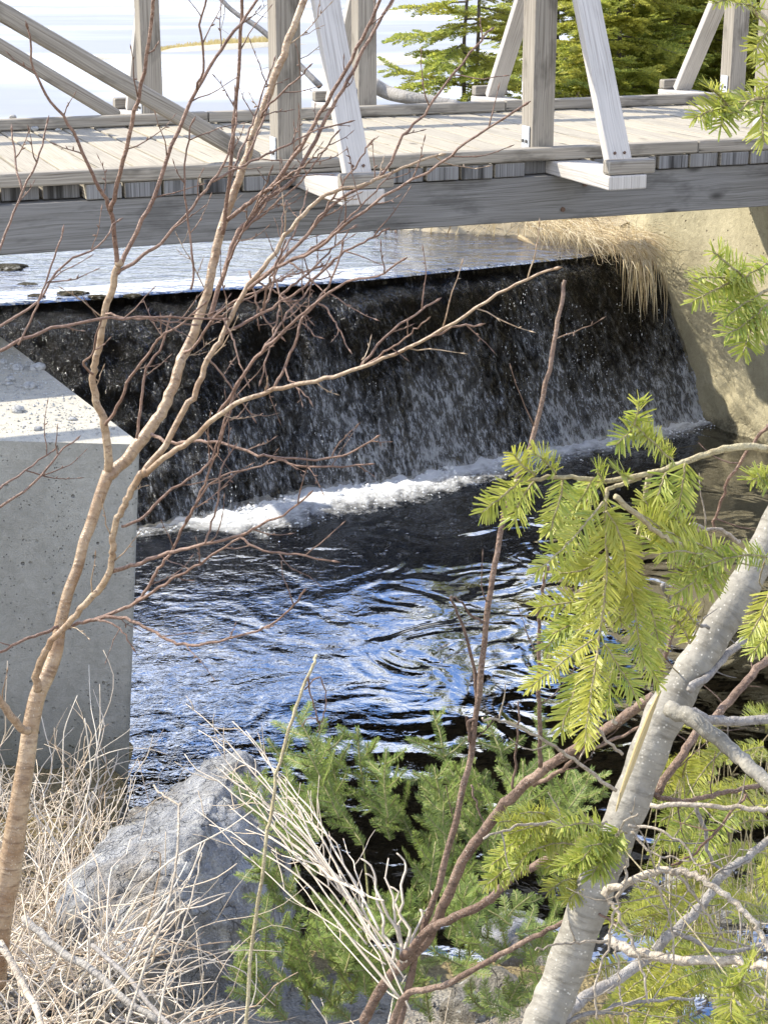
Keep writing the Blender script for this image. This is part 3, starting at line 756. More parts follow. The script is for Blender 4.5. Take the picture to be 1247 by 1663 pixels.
# ------------------------------------------------------------------ birch sapling (left)
birch = empty('birch_sapling', PY(10, 1450, 2.8), 'bare bronze-barked birch sapling with forked trunk and many fine red twigs, left of the pool', 'tree')
trunk_px = [(-14, 1600, 66), (-8, 1540, 62), (2, 1470, 56), (15, 1420, 52), (33, 1300, 40), (44, 1230, 36), (50, 1184, 34), (62, 1129, 33), (78, 1096, 30), (92, 1057, 27), (98, 1018, 24), (111, 963, 22), (127, 921, 21), (137, 879, 21), (147, 854, 22), (163, 805, 23), (177, 767, 25)]
M_px = [(175, 772, 22), (196, 756, 19), (226, 721, 20), (254, 683, 18), (275, 642, 17), (289, 604, 16), (300, 574, 16), (320, 525, 15), (340, 460, 14), (352, 405, 14), (370, 340, 13), (395, 270, 12.5), (425, 185, 12), (450, 115, 11.5), (470, 60, 11), (495, 0, 11), (520, -70, 9), (540, -150, 6)]
g = MB(); tp = trace(trunk_px, 2.75, 2.95); g.tube(tp, [r * .84 for r in widths(trunk_px, tp, 0)], 14); g.build('trunk', M['birch'], birch, True)
def birch_branch(px, y0, y1, w0=8, w1=3, mat='twig', tw=.11, tl=(.03, .10), dep=1, n=7):
    px = list(px); P = trace(px, y0, y1, 4, .0012); r = widths(px, P, 0, w0, w1); g = MB(); g.tube(P, r, n)
    if tw: side_twigs(g, P[len(P) // 6:], r[len(P) // 6:], tw, tl[0], tl[1], .0013, True, dep)
    d = (P[-1] - P[-2]).normalized(); g.tube([P[-1], P[-1] + d * .006, P[-1] + d * .014], [r[-1], r[-1] * 1.6, .0003], 5)
    return g.build('branch', M[mat], birch, True)
birch_branch(M_px, 2.95, 3.25, mat='birch', n=10, tw=.13, tl=(.04, .16), dep=2)
L_px = [(177, 770, 15), (176, 748, 14), (173, 710, 13), (169, 688, 13), (158, 650, 12), (151, 614, 11), (155, 590, 11), (162, 555, 11), (172, 505, 11), (187, 450, 11), (192, 432, 10)]
birch_branch(L_px, 2.95, 2.9, mat='birch', n=9, tw=.12)
BR = [
 ([(192, 434), (186, 390), (180, 340), (165, 310), (150, 285), (120, 215), (85, 165), (55, 115), (46, 47)], 2.9, 2.8, 8, 3),
 ([(180, 342), (190, 300), (210, 220), (230, 140), (245, 40), (252, -20)], 2.85, 2.75, 7.5, 5),
 ([(192, 434), (215, 390), (250, 320), (280, 235), (320, 145), (360, 80), (400, 25), (430, -20)], 2.9, 3.0, 7.5, 4),
 ([(191, 445), (225, 420), (260, 395), (300, 350), (345, 295), (372, 250), (384, 190)], 2.9, 3.0, 6, 3),
 ([(62, 1122, 15), (60, 1092, 13), (69, 1068, 12), (88, 1035, 11), (111, 1013, 11), (138, 982, 11), (163, 955, 12), (177, 932, 11), (183, 902, 11), (184, 880, 11), (188, 849, 11), (202, 819, 11), (215, 792, 12), (233, 768, 12)], 2.78, 2.7, 0, 0),
 ([(232, 770), (270, 720), (295, 672), (318, 636), (340, 583), (362, 545), (378, 508), (404, 462), (438, 421), (473, 372), (513, 329), (545, 310), (590, 299), (615, 290), (666, 267), (712, 252)], 2.7, 2.85, 11, 3.5),
 ([(232, 772), (265, 745), (310, 715), (350, 680), (385, 655), (445, 632), (500, 620), (555, 607), (623, 582), (699, 547), (774, 500), (839, 460), (899, 437)], 2.7, 2.5, 10, 4),
 ([(699, 547), (735, 532), (774, 529)], 2.55, 2.55, 4, 3), ([(585, 597), (624, 550), (674, 510), (706, 490)], 2.6, 2.65, 4.5, 3),
 ([(369, 358), (392, 338), (421, 317), (450, 293), (500, 220), (540, 150), (580, 80), (610, 15), (630, -40)], 3.1, 3.0, 7, 5),
 ([(340, 515), (361, 453), (384, 384), (407, 355), (433, 323), (475, 293), (505, 240), (530, 190), (565, 130), (590, 80), (625, 22), (650, -20)], 3.05, 3.2, 8, 4.5),
 ([(363, 542), (384, 531), (421, 511), (456, 490), (485, 473), (525, 438), (560, 407), (600, 389), (622, 375)], 2.75, 2.8, 5.5, 3),
 ([(350, 680), (378, 638), (415, 583), (453, 545), (496, 508), (534, 476), (571, 456), (612, 447), (651, 424)], 2.7, 2.6, 6, 3),
 ([(444, 632), (462, 597), (482, 548), (490, 519), (516, 490), (545, 440), (556, 400)], 2.65, 2.7, 5, 3),
 ([(404, 470), (440, 440), (470, 425), (520, 400), (560, 365), (624, 320), (714, 265), (774, 220), (849, 172)], 2.75, 2.6, 6, 3.5),
 ([(415, 455), (440, 440), (500, 380), (550, 325), (624, 280), (654, 220), (689, 185), (724, 135), (774, 75), (794, 50)], 2.8, 2.95, 6, 3),
 ([(362, 380), (372, 300), (380, 200), (388, 110), (395, 0), (400, -60)], 3.1, 3.0, 6.5, 5),
 ([(0, 570), (50, 545), (125, 525), (200, 517), (300, 515), (362, 518)], 2.6, 2.75, 6, 3), ([(172, 510), (215, 517), (265, 520), (310, 527)], 2.9, 2.85, 4, 2.5),
 ([(246, 705), (278, 719), (316, 715), (359, 720), (412, 735), (447, 742), (510, 747), (567, 736), (609, 712)], 2.95, 2.7, 6, 3), ([(443, 742), (482, 756), (553, 758), (599, 754)], 2.8, 2.7, 4.5, 2.5),
 ([(198, 855), (235, 839), (270, 803), (316, 772), (341, 750), (355, 715), (376, 652), (390, 620)], 2.72, 2.8, 5, 3),
 ([(177, 932), (194, 924), (221, 916), (263, 902), (304, 891), (341, 881), (390, 870), (429, 849), (461, 835), (500, 805)], 2.75, 2.6, 8, 3), ([(390, 872), (426, 893), (482, 900), (539, 911)], 2.65, 2.6, 4.5, 3),
 ([(100, 1022), (130, 1012), (155, 1006), (194, 1002), (232, 1018), (271, 1038), (293, 1047), (325, 1047), (390, 1032), (440, 1015), (470, 990), (492, 962)], 2.9, 2.6, 7, 3),
 ([(155, 1006), (188, 993), (218, 980), (241, 957), (252, 930), (274, 902), (302, 849), (323, 810), (341, 761), (355, 726), (373, 673)], 2.85, 2.75, 6.5, 3),
 ([(218, 981), (249, 960), (288, 938), (316, 920), (355, 895), (394, 870)], 2.8, 2.7, 5.5, 3.5), ([(155, 1006), (175, 1010), (200, 1025), (215, 1050)], 2.8, 2.75, 4, 2.5),
 ([(302, 849), (318, 820), (350, 780), (400, 763), (440, 752)], 2.75, 2.7, 4, 2.5), ([(330, 885), (345, 850), (357, 800), (358, 770), (378, 730)], 2.65, 2.7, 4, 2.5),
 ([(95, 1018), (70, 1028), (41, 1038), (0, 1060), (-30, 1075)], 2.85, 2.8, 6, 4), ([(47, 1188), (33, 1181), (17, 1162), (0, 1137), (-20, 1110)], 2.8, 2.75, 15, 13),
 ([(0, 824), (55, 786), (95, 737), (123, 715)], 2.6, 2.7, 4.5, 2.5), ([(0, 794), (41, 764), (84, 734)], 2.6, 2.7, 4, 2.5), ([(-10, 440), (10, 380), (37, 310), (65, 250), (77, 200)], 2.6, 2.7, 4.5, 2.5),
 ([(37, 310), (27, 270), (20, 215)], 2.65, 2.7, 4, 2.5), ([(0, 530), (60, 490), (105, 430), (160, 400), (190, 360)], 2.6, 2.75, 4.5, 2.5), ([(30, 560), (55, 510), (75, 460), (92, 405), (102, 378)], 2.6, 2.65, 3.5, 2.5),
 ([(172, 690), (190, 660), (215, 610), (245, 570), (262, 545), (290, 530), (330, 495)], 2.92, 2.8, 5.5, 3), ([(222, 712), (230, 650), (240, 600), (265, 560), (275, 520)], 2.95, 3.0, 5, 3),
 ([(152, 608), (135, 590), (150, 575), (158, 540), (165, 520)], 2.9, 2.8, 4, 2.5), ([(300, 574), (318, 560), (345, 520), (380, 490), (425, 470)], 3.0, 2.9, 5, 3),
 ([(310, 470), (315, 440), (308, 380), (300, 300), (305, 240), (312, 200)], 2.9, 2.95, 4, 2.5), ([(440, 440), (455, 480), (450, 520), (440, 560), (425, 615)], 2.8, 2.7, 3.5, 2.5), ([(405, 440), (412, 470), (425, 510), (455, 545)], 2.8, 2.75, 4, 2.5),
 ([(425, 190), (440, 170), (480, 130), (500, 110)], 3.15, 3.1, 4, 2), ([(400, 262), (425, 200), (440, 150), (455, 105)], 3.1, 3.2, 4, 2.5), ([(320, 145), (330, 100), (325, 40), (338, -10)], 2.95, 2.9, 4, 3)]
for b in BR:
    k = len(b[0]); birch_branch(b[0], b[1], b[2], b[3], b[4], 'birch' if b[3] == 0 or b[3] > 9.5 else 'twig', .07 if k > 4 else .045, (.02, .10), 1)

RB = random.Random(21)
src = [(q[0], q[1], b[1] + (b[2] - b[1]) * i / (len(b[0]) - 1)) for b in BR for i, q in enumerate(b[0]) if 300 < q[0] < 600 and 260 < q[1] < 640]
for k in range(17):                                       # the fine upper twigs, each starting on a limb
    u, v, Y = RB.choice(src); a = math.radians(RB.uniform(28, 66)); l = RB.uniform(110, 250); px = [(u, v)]
    for j in range(5):
        a += RB.gauss(0, .10); px.append((px[-1][0] + math.cos(a) * l / 5, px[-1][1] - math.sin(a) * l / 5))
    birch_branch(px, Y, Y + RB.uniform(-.12, .15), 4.2, 2.2, 'twig', .05, (.015, .06), 1)
for k in range(8):
    u, v, Y = RB.choice([q for q in src if q[1] > 400]); a = math.radians(RB.uniform(-75, -20)); l = RB.uniform(60, 140); px = [(u, v)]
    for j in range(4): a += RB.gauss(0, .15); px.append((px[-1][0] + math.cos(a) * l / 4, px[-1][1] - math.sin(a) * l / 4))
    birch_branch(px, Y, Y - RB.uniform(0, .1), 3.5, 2.0, 'twig', .05, (.015, .05), 1)

# ------------------------------------------------------------------ fir foliage
def needles(g, path, ln, wd, step, nrm, taper=.35, lift=.25, start=.0, ang=58, rnd=NR, keep=1.0):
    """flat double comb of needles along a twig path"""
    n = len(path); seg = [0]
    for i in range(1, n): seg.append(seg[-1] + (path[i] - path[i - 1]).length)
    tot = seg[-1]; s = start * tot; k = 0
    while s < tot:
        i = max(1, next((j for j in range(1, n) if seg[j] >= s), n - 1)); f = (s - seg[i - 1]) / max(1e-6, seg[i] - seg[i - 1])
        p = path[i - 1].lerp(path[i], f); t = (path[i] - path[i - 1]).normalized()
        nn = (nrm - t * nrm.dot(t)).normalized(); sd = t.cross(nn)
        rem = (tot - s) / tot
        for sg in (-1, 1, 0):
            if sg == 0 and rnd.rand() > .45: continue
            if rnd.rand() > keep: continue
            a = math.radians(ang + rnd.randn() * 6) * (.45 + .55 * min(1, rem * 4))
            lf = lift + rnd.randn() * .14
            if sg == 0: d = t * math.cos(a) + nn * math.sin(a) + sd * rnd.randn() * .5
            else: d = t * math.cos(a) + (sd * sg + nn * lf).normalized() * math.sin(a)
            d.normalize()
            L = ln * (.82 + .25 * rnd.rand()) * (1 - taper * (1 - min(1, rem * 3.5))) * (.7 if sg == 0 else 1)
            w = wd * (.8 + .4 * rnd.rand()) * .5
            q = d.cross(nn if sg else sd); q = q.normalized() if q.length > 1e-4 else sd
            q = (q + nn * rnd.randn() * .25).normalized()
            e = p + d * L + UP * (-.06 * L)
            g.add([p - q * w * .7, p + d * L * .5 - q * w, e - q * w * .6, e + q * w * .6, p + d * L * .5 + q * w, p + q * w * .7], [(0, 1, 4, 5), (1, 2, 3, 4)])
        s += step * (.8 + .4 * rnd.rand()); k += 1
def twig_px(gn, gs, pix, y0, y1, ln=.0205, wd=.0018, step=.0017, w0=4.5, w1=2.5, face=None, keep=1.0, lift=.25, start=0., ang=58):
    P = trace(pix, y0, y1, 5, .0004); r = widths(pix, P, 0, w0, w1)
    gs.tube(P, r, 6)
    nrm = face if face is not None else ((O - P[0]).normalized() * .8 + UP * .6 + Vector((R.gauss(0, .25), R.gauss(0, .25), R.gauss(0, .2)))).normalized()
    needles(gn, P, ln, wd, step, nrm, keep=keep, lift=lift, start=start, ang=ang)
fir = empty('leaning_fir', PY(830, 1790, 1.62), 'leaning pale grey fir trunk with a split scar, dead side branches and yellow-green sprays', 'tree')
tr_px = [(830, 1790, 78), (862, 1710, 75), (885, 1655, 74), (915, 1583, 72), (970, 1430, 68), (1024, 1300, 66), (1070, 1180, 64), (1108, 1112, 60), (1150, 1045, 57), (1196, 972, 54), (1240, 890, 52), (1300, 770, 48), (1400, 560, 42), (1500, 300, 36)]
P = trace(tr_px, 1.66, 2.0, 8); P_TR = P; rr = widths(tr_px, P, 0)
rr = [r * (1 + .05 * math.sin(i * 1.3) + .10 * math.exp(-((i - 6.4 * 8) / 3.0) ** 2)) for i, r in enumerate(rr)]
g = MB(); g.tube(P, rr, 20); FT = g.build('trunk', M['firbark'], fir, True)
# pale split scar: a long sliver standing on the left flank of the trunk
sc_px = [(1072, 1122, 5), (1058, 1152, 13), (1043, 1192, 17), (1025, 1242, 15), (1008, 1290, 9), (1000, 1318, 3)]
g = MB(); Q = trace(sc_px, 1.745, 1.715, 4); wq = widths(sc_px, Q, 0); V = []; fs = []; uvs = []
for i, p in enumerate(Q):
    s = Vector((.82, 0, .42)).normalized(); toC = (O - p).normalized()
    V += [p - s * wq[i], p - s * wq[i] * .4 + toC * .004, p + s * wq[i] * .4 + toC * .0035, p + s * wq[i]]
for i in range(len(Q) - 1):
    for k in range(3): fs.append((4 * i + k, 4 * i + k + 1, 4 * i + 5 + k, 4 * i + 4 + k)); uvs.append([(i * .02, k * .01), (i * .02, k * .01 + .01), (i * .02 + .02, k * .01 + .01), (i * .02 + .02, k * .01)])
g.add(V, fs, 0, uvs); sc_obj = g.build('scar', M['scar'], fir, True)
def fir_branch(px, y0, y1, w0, w1, mat='deadwood', tw=.05, tl=(.02, .07), dep=1, jit=.0012, n=7):
    P = trace(px, y0, y1, 5, jit); r = widths(px, P, 0, w0, w1); g = MB(); g.tube(P, r, n)
    if tw: side_twigs(g, P, r, tw, tl[0], tl[1], .0011, False, dep, (35, 80))
    return g.build('branch', M[mat], fir, True)
FB = [
 ([(1085, 1150), (1130, 1175), (1180, 1212), (1222, 1247), (1260, 1285)], 1.72, 1.62, 30, 24, 'firbark', 0), ([(1110, 1152), (1150, 1168), (1190, 1172), (1260, 1168)], 1.78, 1.80, 17, 16, 'greytwig', .06),
 ([(1120, 1120), (1158, 1088), (1194, 1050), (1260, 1005)], 1.80, 1.95, 14, 13, 'greytwig', .05), ([(1062, 1295), (1108, 1222), (1133, 1189), (1176, 1147), (1223, 1093), (1260, 1060)], 1.82, 2.0, 15, 14, 'shrub', .03),
 ([(1055, 1307), (1139, 1308), (1200, 1311), (1260, 1314)], 1.72, 1.70, 9, 9, 'deadwood', .05), ([(1060, 1290), (1100, 1300), (1140, 1295), (1183, 1285), (1232, 1276)], 1.80, 1.9, 9, 8, 'shrub', .04),
 ([(981, 1444), (1009, 1438), (1052, 1419), (1090, 1413), (1127, 1422), (1164, 1444), (1201, 1475), (1232, 1509), (1250, 1545)], 1.66, 1.55, 15, 10, 'deadwood', .03, (.03, .11), 2),
 ([(985, 1525), (1034, 1549), (1093, 1559), (1170, 1559), (1215, 1564), (1260, 1572)], 1.64, 1.52, 19, 16, 'deadwood', .035, (.03, .12), 2), ([(990, 1527), (940, 1530), (905, 1535), (869, 1543)], 1.62, 1.55, 6, 3, 'deadwood', .05),
 ([(905, 1660), (928, 1639), (962, 1611), (1028, 1574), (1096, 1512), (1139, 1469), (1170, 1425), (1211, 1394), (1260, 1355)], 1.80, 2.0, 24, 13, 'greytwig', .05), ([(910, 1660), (997, 1636), (1059, 1624), (1127, 1621)], 1.72, 1.75, 9, 5, 'greytwig', .05),
 ([(978, 1450), (997, 1475), (1015, 1509), (1034, 1552), (1045, 1590), (1054, 1630)], 1.64, 1.58, 8, 4, 'deadwood', .04), ([(1018, 1394), (1015, 1425), (997, 1478), (984, 1540), (966, 1608), (969, 1655)], 1.62, 1.58, 6, 4, 'deadwood', .04),
 ([(1000, 1284), (938, 1239), (907, 1217), (860, 1189), (820, 1172), (783, 1166)], 1.72, 1.60, 7, 4, 'deadwood', .06), ([(985, 1335), (922, 1337), (860, 1338), (820, 1347), (785, 1362)], 1.68, 1.60, 6.5, 4, 'deadwood', .06),
 ([(1020, 1340), (1060, 1345), (1100, 1365), (1128, 1400), (1150, 1420)], 1.66, 1.60, 6, 3, 'deadwood', .04), ([(1025, 1350), (1060, 1385), (1095, 1395), (1130, 1395)], 1.66, 1.62, 5, 3, 'deadwood', .04),
 ([(1210, 1290), (1170, 1340), (1130, 1385), (1090, 1405)], 1.72, 1.68, 5, 4, 'twig', .05), ([(1090, 1413), (1120, 1445), (1150, 1490), (1185, 1525), (1240, 1545)], 1.6, 1.6, 6, 3, 'deadwood', .03, (.03, .09), 2), ([(1052, 1419), (1080, 1470), (1092, 1520), (1088, 1580)], 1.6, 1.58, 5, 3, 'deadwood', .03, (.03, .08)),
 ([(1130, 1310), (1145, 1360), (1155, 1400), (1180, 1420)], 1.72, 1.75, 8, 5, 'greytwig', .05), ([(1000, 1460), (1030, 1430), (1070, 1440), (1130, 1475), (1160, 1520)], 1.58, 1.56, 4, 2.5, 'deadwood', .03),
 ([(1000, 1535), (1005, 1580), (1010, 1625), (1022, 1663)], 1.6, 1.56, 5, 3, 'deadwood', .04), ([(1190, 1570), (1215, 1600), (1245, 1625)], 1.53, 1.5, 8, 6, 'deadwood', .04), ([(1096, 1512), (1130, 1530), (1180, 1545), (1247, 1530)], 1.8, 1.85, 9, 8, 'greytwig', .05),
 ([(1000, 1370), (1010, 1340), (1035, 1322)], 1.62, 1.58, 5, 3, 'deadwood', 0), ([(1000, 1500), (960, 1480), (925, 1520), (905, 1590)], 1.72, 1.8, 5, 3, 'twig', .05), ([(1010, 1225), (985, 1200), (955, 1160), (930, 1120)], 1.72, 1.68, 6, 3, 'deadwood', .05), ([(1000, 1175), (980, 1150), (965, 1110)], 1.68, 1.66, 7, 4, 'deadwood', .05),
 ([(1075, 950), (1100, 990), (1128, 1010), (1150, 1020)], 1.75, 1.85, 8, 6, 'greytwig', .05), ([(1125, 935), (1105, 985), (1085, 1050), (1062, 1115)], 1.95, 1.95, 9, 8, 'shrub', .04), ([(1247, 690), (1212, 730), (1180, 790), (1160, 850), (1155, 890)], 1.95, 2.0, 6, 4, 'twig', .06), ([(1200, 880), (1170, 862), (1120, 852)], 1.75, 1.7, 8, 6, 'deadwood', .06)]
for b in FB: fir_branch(*b)
Gn, Gs = [], []
# long pale bough with hanging green sprays
bough = [(1320, 760), (1260, 733), (1213, 726), (1166, 731), (1119, 747), (1072, 765), (1025, 775), (979, 780), (916, 774), (869, 778), (836, 781)]
def spray(items, stems=(), mat='needle', y0=1.66, y1=1.6, boughpx=None, bw=(14, 6), kw={}):
    gs = MB(); gn = MB()
    if boughpx:
        P = trace(boughpx, y0, y1, 5, .0008); gs.tube(P, widths(boughpx, P, 0, *bw), 8)
    for px, a, b, w0, w1 in stems: P = trace(px, a, b, 5, .0005); gs.tube(P, widths(px, P, 0, w0, w1), 6)
    if not boughpx and not stems:                     # thin stems that carry the sprays back to the trunk
        last = None
        for it in sorted(items, key=lambda q: q[0][0][0]):
            p = PY(it[0][0][0], it[0][0][1], it[1])
            if last is None: last = P_TR[min(range(len(P_TR)), key=lambda i: (P_TR[i] - p).length)]
            gs.tube(smooth_path([last, (last + p) / 2 + Vector((R.gauss(0, .02), .03, -.02)), p], 3), [.0009] * 7, 5); last = p
    for it in items:
        px, a, b = it[:3]; kk = dict(kw); kk.update(it[3] if len(it) > 3 else {}); twig_px(gn, gs, px, a, b, **kk)
    o = gs.build('branch', M['firtwig'], fir, True); gn.build('needles', M[mat], o); return o
spray([([(869, 772), (850, 758), (834, 738)], 1.61, 1.6), ([(902, 769), (885, 750), (865, 733)], 1.62, 1.6), ([(842, 784), (815, 806), (783, 832)], 1.6, 1.58), ([(866, 782), (852, 802), (838, 824)], 1.61, 1.6), ([(842, 820), (836, 848)], 1.6, 1.6),
       ([(914, 777), (908, 812), (893, 862)], 1.62, 1.6), ([(1092, 748), (1064, 722), (1028, 690)], 1.63, 1.58), ([(1028, 692), (1034, 672), (1037, 650)], 1.58, 1.57), ([(1062, 720), (1030, 700), (1000, 722)], 1.6, 1.57), ([(1112, 752), (1108, 790), (1100, 825)], 1.63, 1.62), ([(1080, 768), (1074, 785), (1068, 805)], 1.63, 1.62),
       ([(980, 782), (972, 770), (968, 762)], 1.62, 1.61), ([(1020, 776), (1008, 770), (1000, 765)], 1.62, 1.6), ([(960, 780), (940, 815), (912, 845), (890, 862)], 1.63, 1.64), ([(975, 782), (950, 820), (935, 850), (915, 880)], 1.64, 1.66)],
      (), 'needle', 1.68, 1.60, bough)
hang = [(1040, 776), (1000, 790), (983, 803), (983, 850), (985, 900), (982, 950), (979, 985), (972, 1033), (968, 1072)]
spray([([(979, 815), (955, 845), (932, 872), (903, 900), (872, 928)], 1.6, 1.55, {'keep': .85, 'start': .12}), ([(983, 810), (984, 860), (985, 930), (980, 985), (973, 1030)], 1.61, 1.58, {'keep': .75}), ([(966, 1036), (935, 1058), (900, 1085), (860, 1116)], 1.58, 1.53), ([(970, 1062), (962, 1110), (955, 1160), (949, 1208)], 1.58, 1.53, {'ln': .023}),
       ([(982, 1045), (1000, 1075), (1018, 1105), (1031, 1130)], 1.59, 1.58), ([(942, 1092), (928, 1135), (911, 1188)], 1.62, 1.6), ([(945, 978), (910, 980), (872, 987)], 1.64, 1.63), ([(936, 1005), (912, 1025), (886, 1052)], 1.66, 1.65), ([(950, 990), (925, 1015), (895, 1030)], 1.66, 1.65), ([(1022, 930), (1030, 985), (1036, 1030), (1045, 1078)], 1.63, 1.6, {'ln': .022}),
       ([(985, 905), (950, 925), (906, 932)], 1.63, 1.63), ([(985, 880), (955, 895), (930, 930)], 1.64, 1.66), ([(985, 850), (1010, 880), (1020, 930), (1028, 985)], 1.62, 1.62), ([(984, 830), (1003, 860), (1014, 900), (1016, 950)], 1.60, 1.6), ([(984, 930), (965, 960), (950, 990)], 1.63, 1.62), ([(985, 945), (1000, 975), (1008, 1010)], 1.62, 1.62), ([(983, 960), (962, 985), (940, 1000)], 1.62, 1.63), ([(976, 1010), (955, 1015), (935, 1025)], 1.6, 1.62), ([(984, 1095), (990, 1120), (985, 1150)], 1.64, 1.66)],
      [(hang, 1.64, 1.58, 8, 4.5), ([(1055, 766), (1050, 790), (1046, 820), (1040, 850), (1028, 900)], 1.66, 1.66, 10, 6), ([(998, 806), (1030, 832), (1057, 857), (1085, 876), (1104, 884), (1140, 905)], 1.58, 1.6, 10, 6)], 'needle')
spray([([(1244, 905), (1210, 902), (1170, 910), (1130, 925), (1092, 938)], 1.62, 1.58), ([(1175, 908), (1150, 890), (1115, 878), (1080, 862)], 1.62, 1.62), ([(1104, 884), (1075, 860), (1055, 830), (1045, 805)], 1.64, 1.66), ([(1095, 880), (1062, 850), (1040, 835)], 1.64, 1.63), ([(1140, 900), (1105, 895), (1070, 900)], 1.6, 1.58), ([(1150, 910), (1130, 940), (1095, 965)], 1.6, 1.57), ([(1170, 915), (1160, 940), (1150, 962)], 1.62, 1.6, {'ln': .018}),
       ([(1130, 905), (1110, 860), (1090, 835), (1075, 815)], 1.64, 1.66), ([(1085, 905), (1060, 880), (1040, 870)], 1.66, 1.68), ([(1250, 960), (1235, 1000), (1215, 1035)], 1.72, 1.7), ([(1260, 1010), (1240, 1040), (1220, 1060)], 1.75, 1.74), ([(1128, 1012), (1105, 985), (1080, 990)], 1.72, 1.7, {'keep': .7}), ([(1120, 1045), (1100, 1010), (1075, 1000), (1058, 985)], 1.72, 1.7, {'keep': .8}), ([(1040, 955), (1060, 1000), (1068, 1040)], 1.66, 1.64), ([(1060, 1040), (1055, 1080), (1068, 1110)], 1.7, 1.7),
       ([(1260, 765), (1240, 775), (1217, 780)], 1.6, 1.58), ([(1260, 780), (1245, 790), (1228, 768)], 1.6, 1.58)], (), 'needle')
# upper right sprays
spray([([(1247, 158), (1212, 165), (1182, 171), (1165, 172)], 1.6, 1.57, {'start': .0}), ([(1180, 170), (1168, 156), (1152, 143)], 1.57, 1.55), ([(1178, 172), (1152, 180), (1127, 192)], 1.57, 1.55), ([(1182, 172), (1176, 190), (1168, 207)], 1.57, 1.56), ([(1240, 160), (1236, 190), (1240, 230)], 1.6, 1.58), ([(1215, 165), (1200, 180), (1186, 185)], 1.58, 1.56)],
      [([(1300, 140), (1247, 157), (1200, 167)], 1.62, 1.58, 9, 6)], 'needle')
spray([([(1250, 426), (1225, 440), (1200, 452)], 1.6, 1.58), ([(1202, 452), (1165, 450), (1127, 453)], 1.58, 1.55), ([(1200, 453), (1165, 468), (1125, 490)], 1.58, 1.55), ([(1205, 448), (1180, 428), (1156, 408)], 1.58, 1.56), ([(1198, 455), (1185, 480), (1170, 500)], 1.58, 1.57), ([(1215, 445), (1210, 470), (1215, 490)], 1.58, 1.58),
       ([(1232, 478), (1205, 495), (1178, 516)], 1.57, 1.55), ([(1250, 490), (1225, 512), (1203, 530), (1178, 545)], 1.56, 1.54), ([(1225, 518), (1215, 545), (1206, 573)], 1.56, 1.54), ([(1250, 500), (1240, 520), (1225, 535)], 1.56, 1.55)],
      [([(1320, 440), (1260, 466), (1230, 479)], 1.6, 1.57, 8, 5), ([(1300, 405), (1250, 427)], 1.62, 1.6, 6, 5)], 'needle')
spray([([(1250, 45), (1238, 62), (1224, 85)], 1.6, 1.58), ([(1232, 20), (1215, 8), (1195, 5)], 1.6, 1.58), ([(1252, 80), (1240, 105)], 1.6, 1.59), ([(1210, -4), (1190, -2), (1160, 4)], 1.62, 1.6, {'ln': .016}), ([(1255, 130), (1240, 145)], 1.6, 1.6)], [([(1195, -20), (1222, 12), (1250, 45), (1290, 100)], 1.62, 1.62, 10, 10)], 'needle')
# lower right: yellow-green sprays behind and round the trunk
items = []
for u, v, a, L in [(1160, 1235, 200, 90), (1215, 1260, 170, 80), (1180, 1290, 190, 100), (1245, 1300, 185, 90), (1130, 1260, 160, 60), (1240, 1350, 200, 110), (1200, 1350, 215, 90), (1120, 1340, 190, 80), (1150, 1200, 150, 60), (1235, 1410, 195, 120), (1200, 1450, 180, 110), (1150, 1500, 200, 110), (1120, 1540, 185, 100), (1240, 1490, 170, 90), (1060, 1490, 190, 60), (1090, 1560, 195, 90), (1210, 1540, 185, 130), (1180, 1590, 190, 120), (1060, 1610, 200, 80), (1100, 1640, 180, 100), (1245, 1600, 190, 120), (1150, 1640, 185, 100), (1220, 1640, 175, 110), (1080, 1440, 200, 70), (1040, 1560, 195, 60), (1130, 1450, 205, 80), (1245, 1240, 160, 50), (1170, 1400, 185, 80), (1230, 1190, 165, 60), (1075, 1260, 120, 40)]:
    for q in range(3):
        uu, vv = u + R.gauss(0, 22), v + R.gauss(0, 18); aa = math.radians(a + R.gauss(0, 24)); l = L * R.uniform(.7, 1.15)
        m1 = (uu + math.cos(aa) * l * .5, vv - math.sin(aa) * l * .5 + 3); e = (uu + math.cos(aa) * l, vv - math.sin(aa) * l + l * .22)
        Y = R.uniform(1.95, 2.5); items.append(([(uu, vv), m1, e], Y, Y - .08, {'ln': .021, 'w0': 4}))
spray(items, (), 'needle')
items = []
for u, v, a, L in [(990, 1345, 170, 70), (950, 1345, 185, 110), (900, 1350, 175, 90), (940, 1380, 190, 90), (880, 1330, 160, 60), (985, 1385, 200, 60), (1010, 1400, 185, 80), (960, 1430, 190, 60), (1000, 1350, 215, 70), (870, 1385, 200, 70)]:
    for q in range(2):
        uu, vv = u + R.gauss(0, 12), v + R.gauss(0, 10); aa = math.radians(a + R.gauss(0, 20)); l = L * R.uniform(.7, 1.1)
        items.append(([(uu, vv), (uu + math.cos(aa) * l * .5, vv - math.sin(aa) * l * .5), (uu + math.cos(aa) * l, vv - math.sin(aa) * l + l * .2)], 1.78 if u < 985 else 1.62, 1.74 if u < 985 else 1.58, {}))
spray(items, (), 'needle')
items = [([(1230, 1590), (1200, 1600), (1160, 1605)], 1.35, 1.30, {}), ([(1195, 1605), (1185, 1630), (1190, 1670)], 1.32, 1.3, {}), ([(1200, 1600), (1210, 1575), (1225, 1555)], 1.33, 1.3, {}), ([(1260, 1470), (1245, 1450), (1235, 1410)], 1.4, 1.38, {}), ([(1240, 1640), (1210, 1650), (1180, 1660)], 1.34, 1.3, {})]
spray(items, (), 'needle')

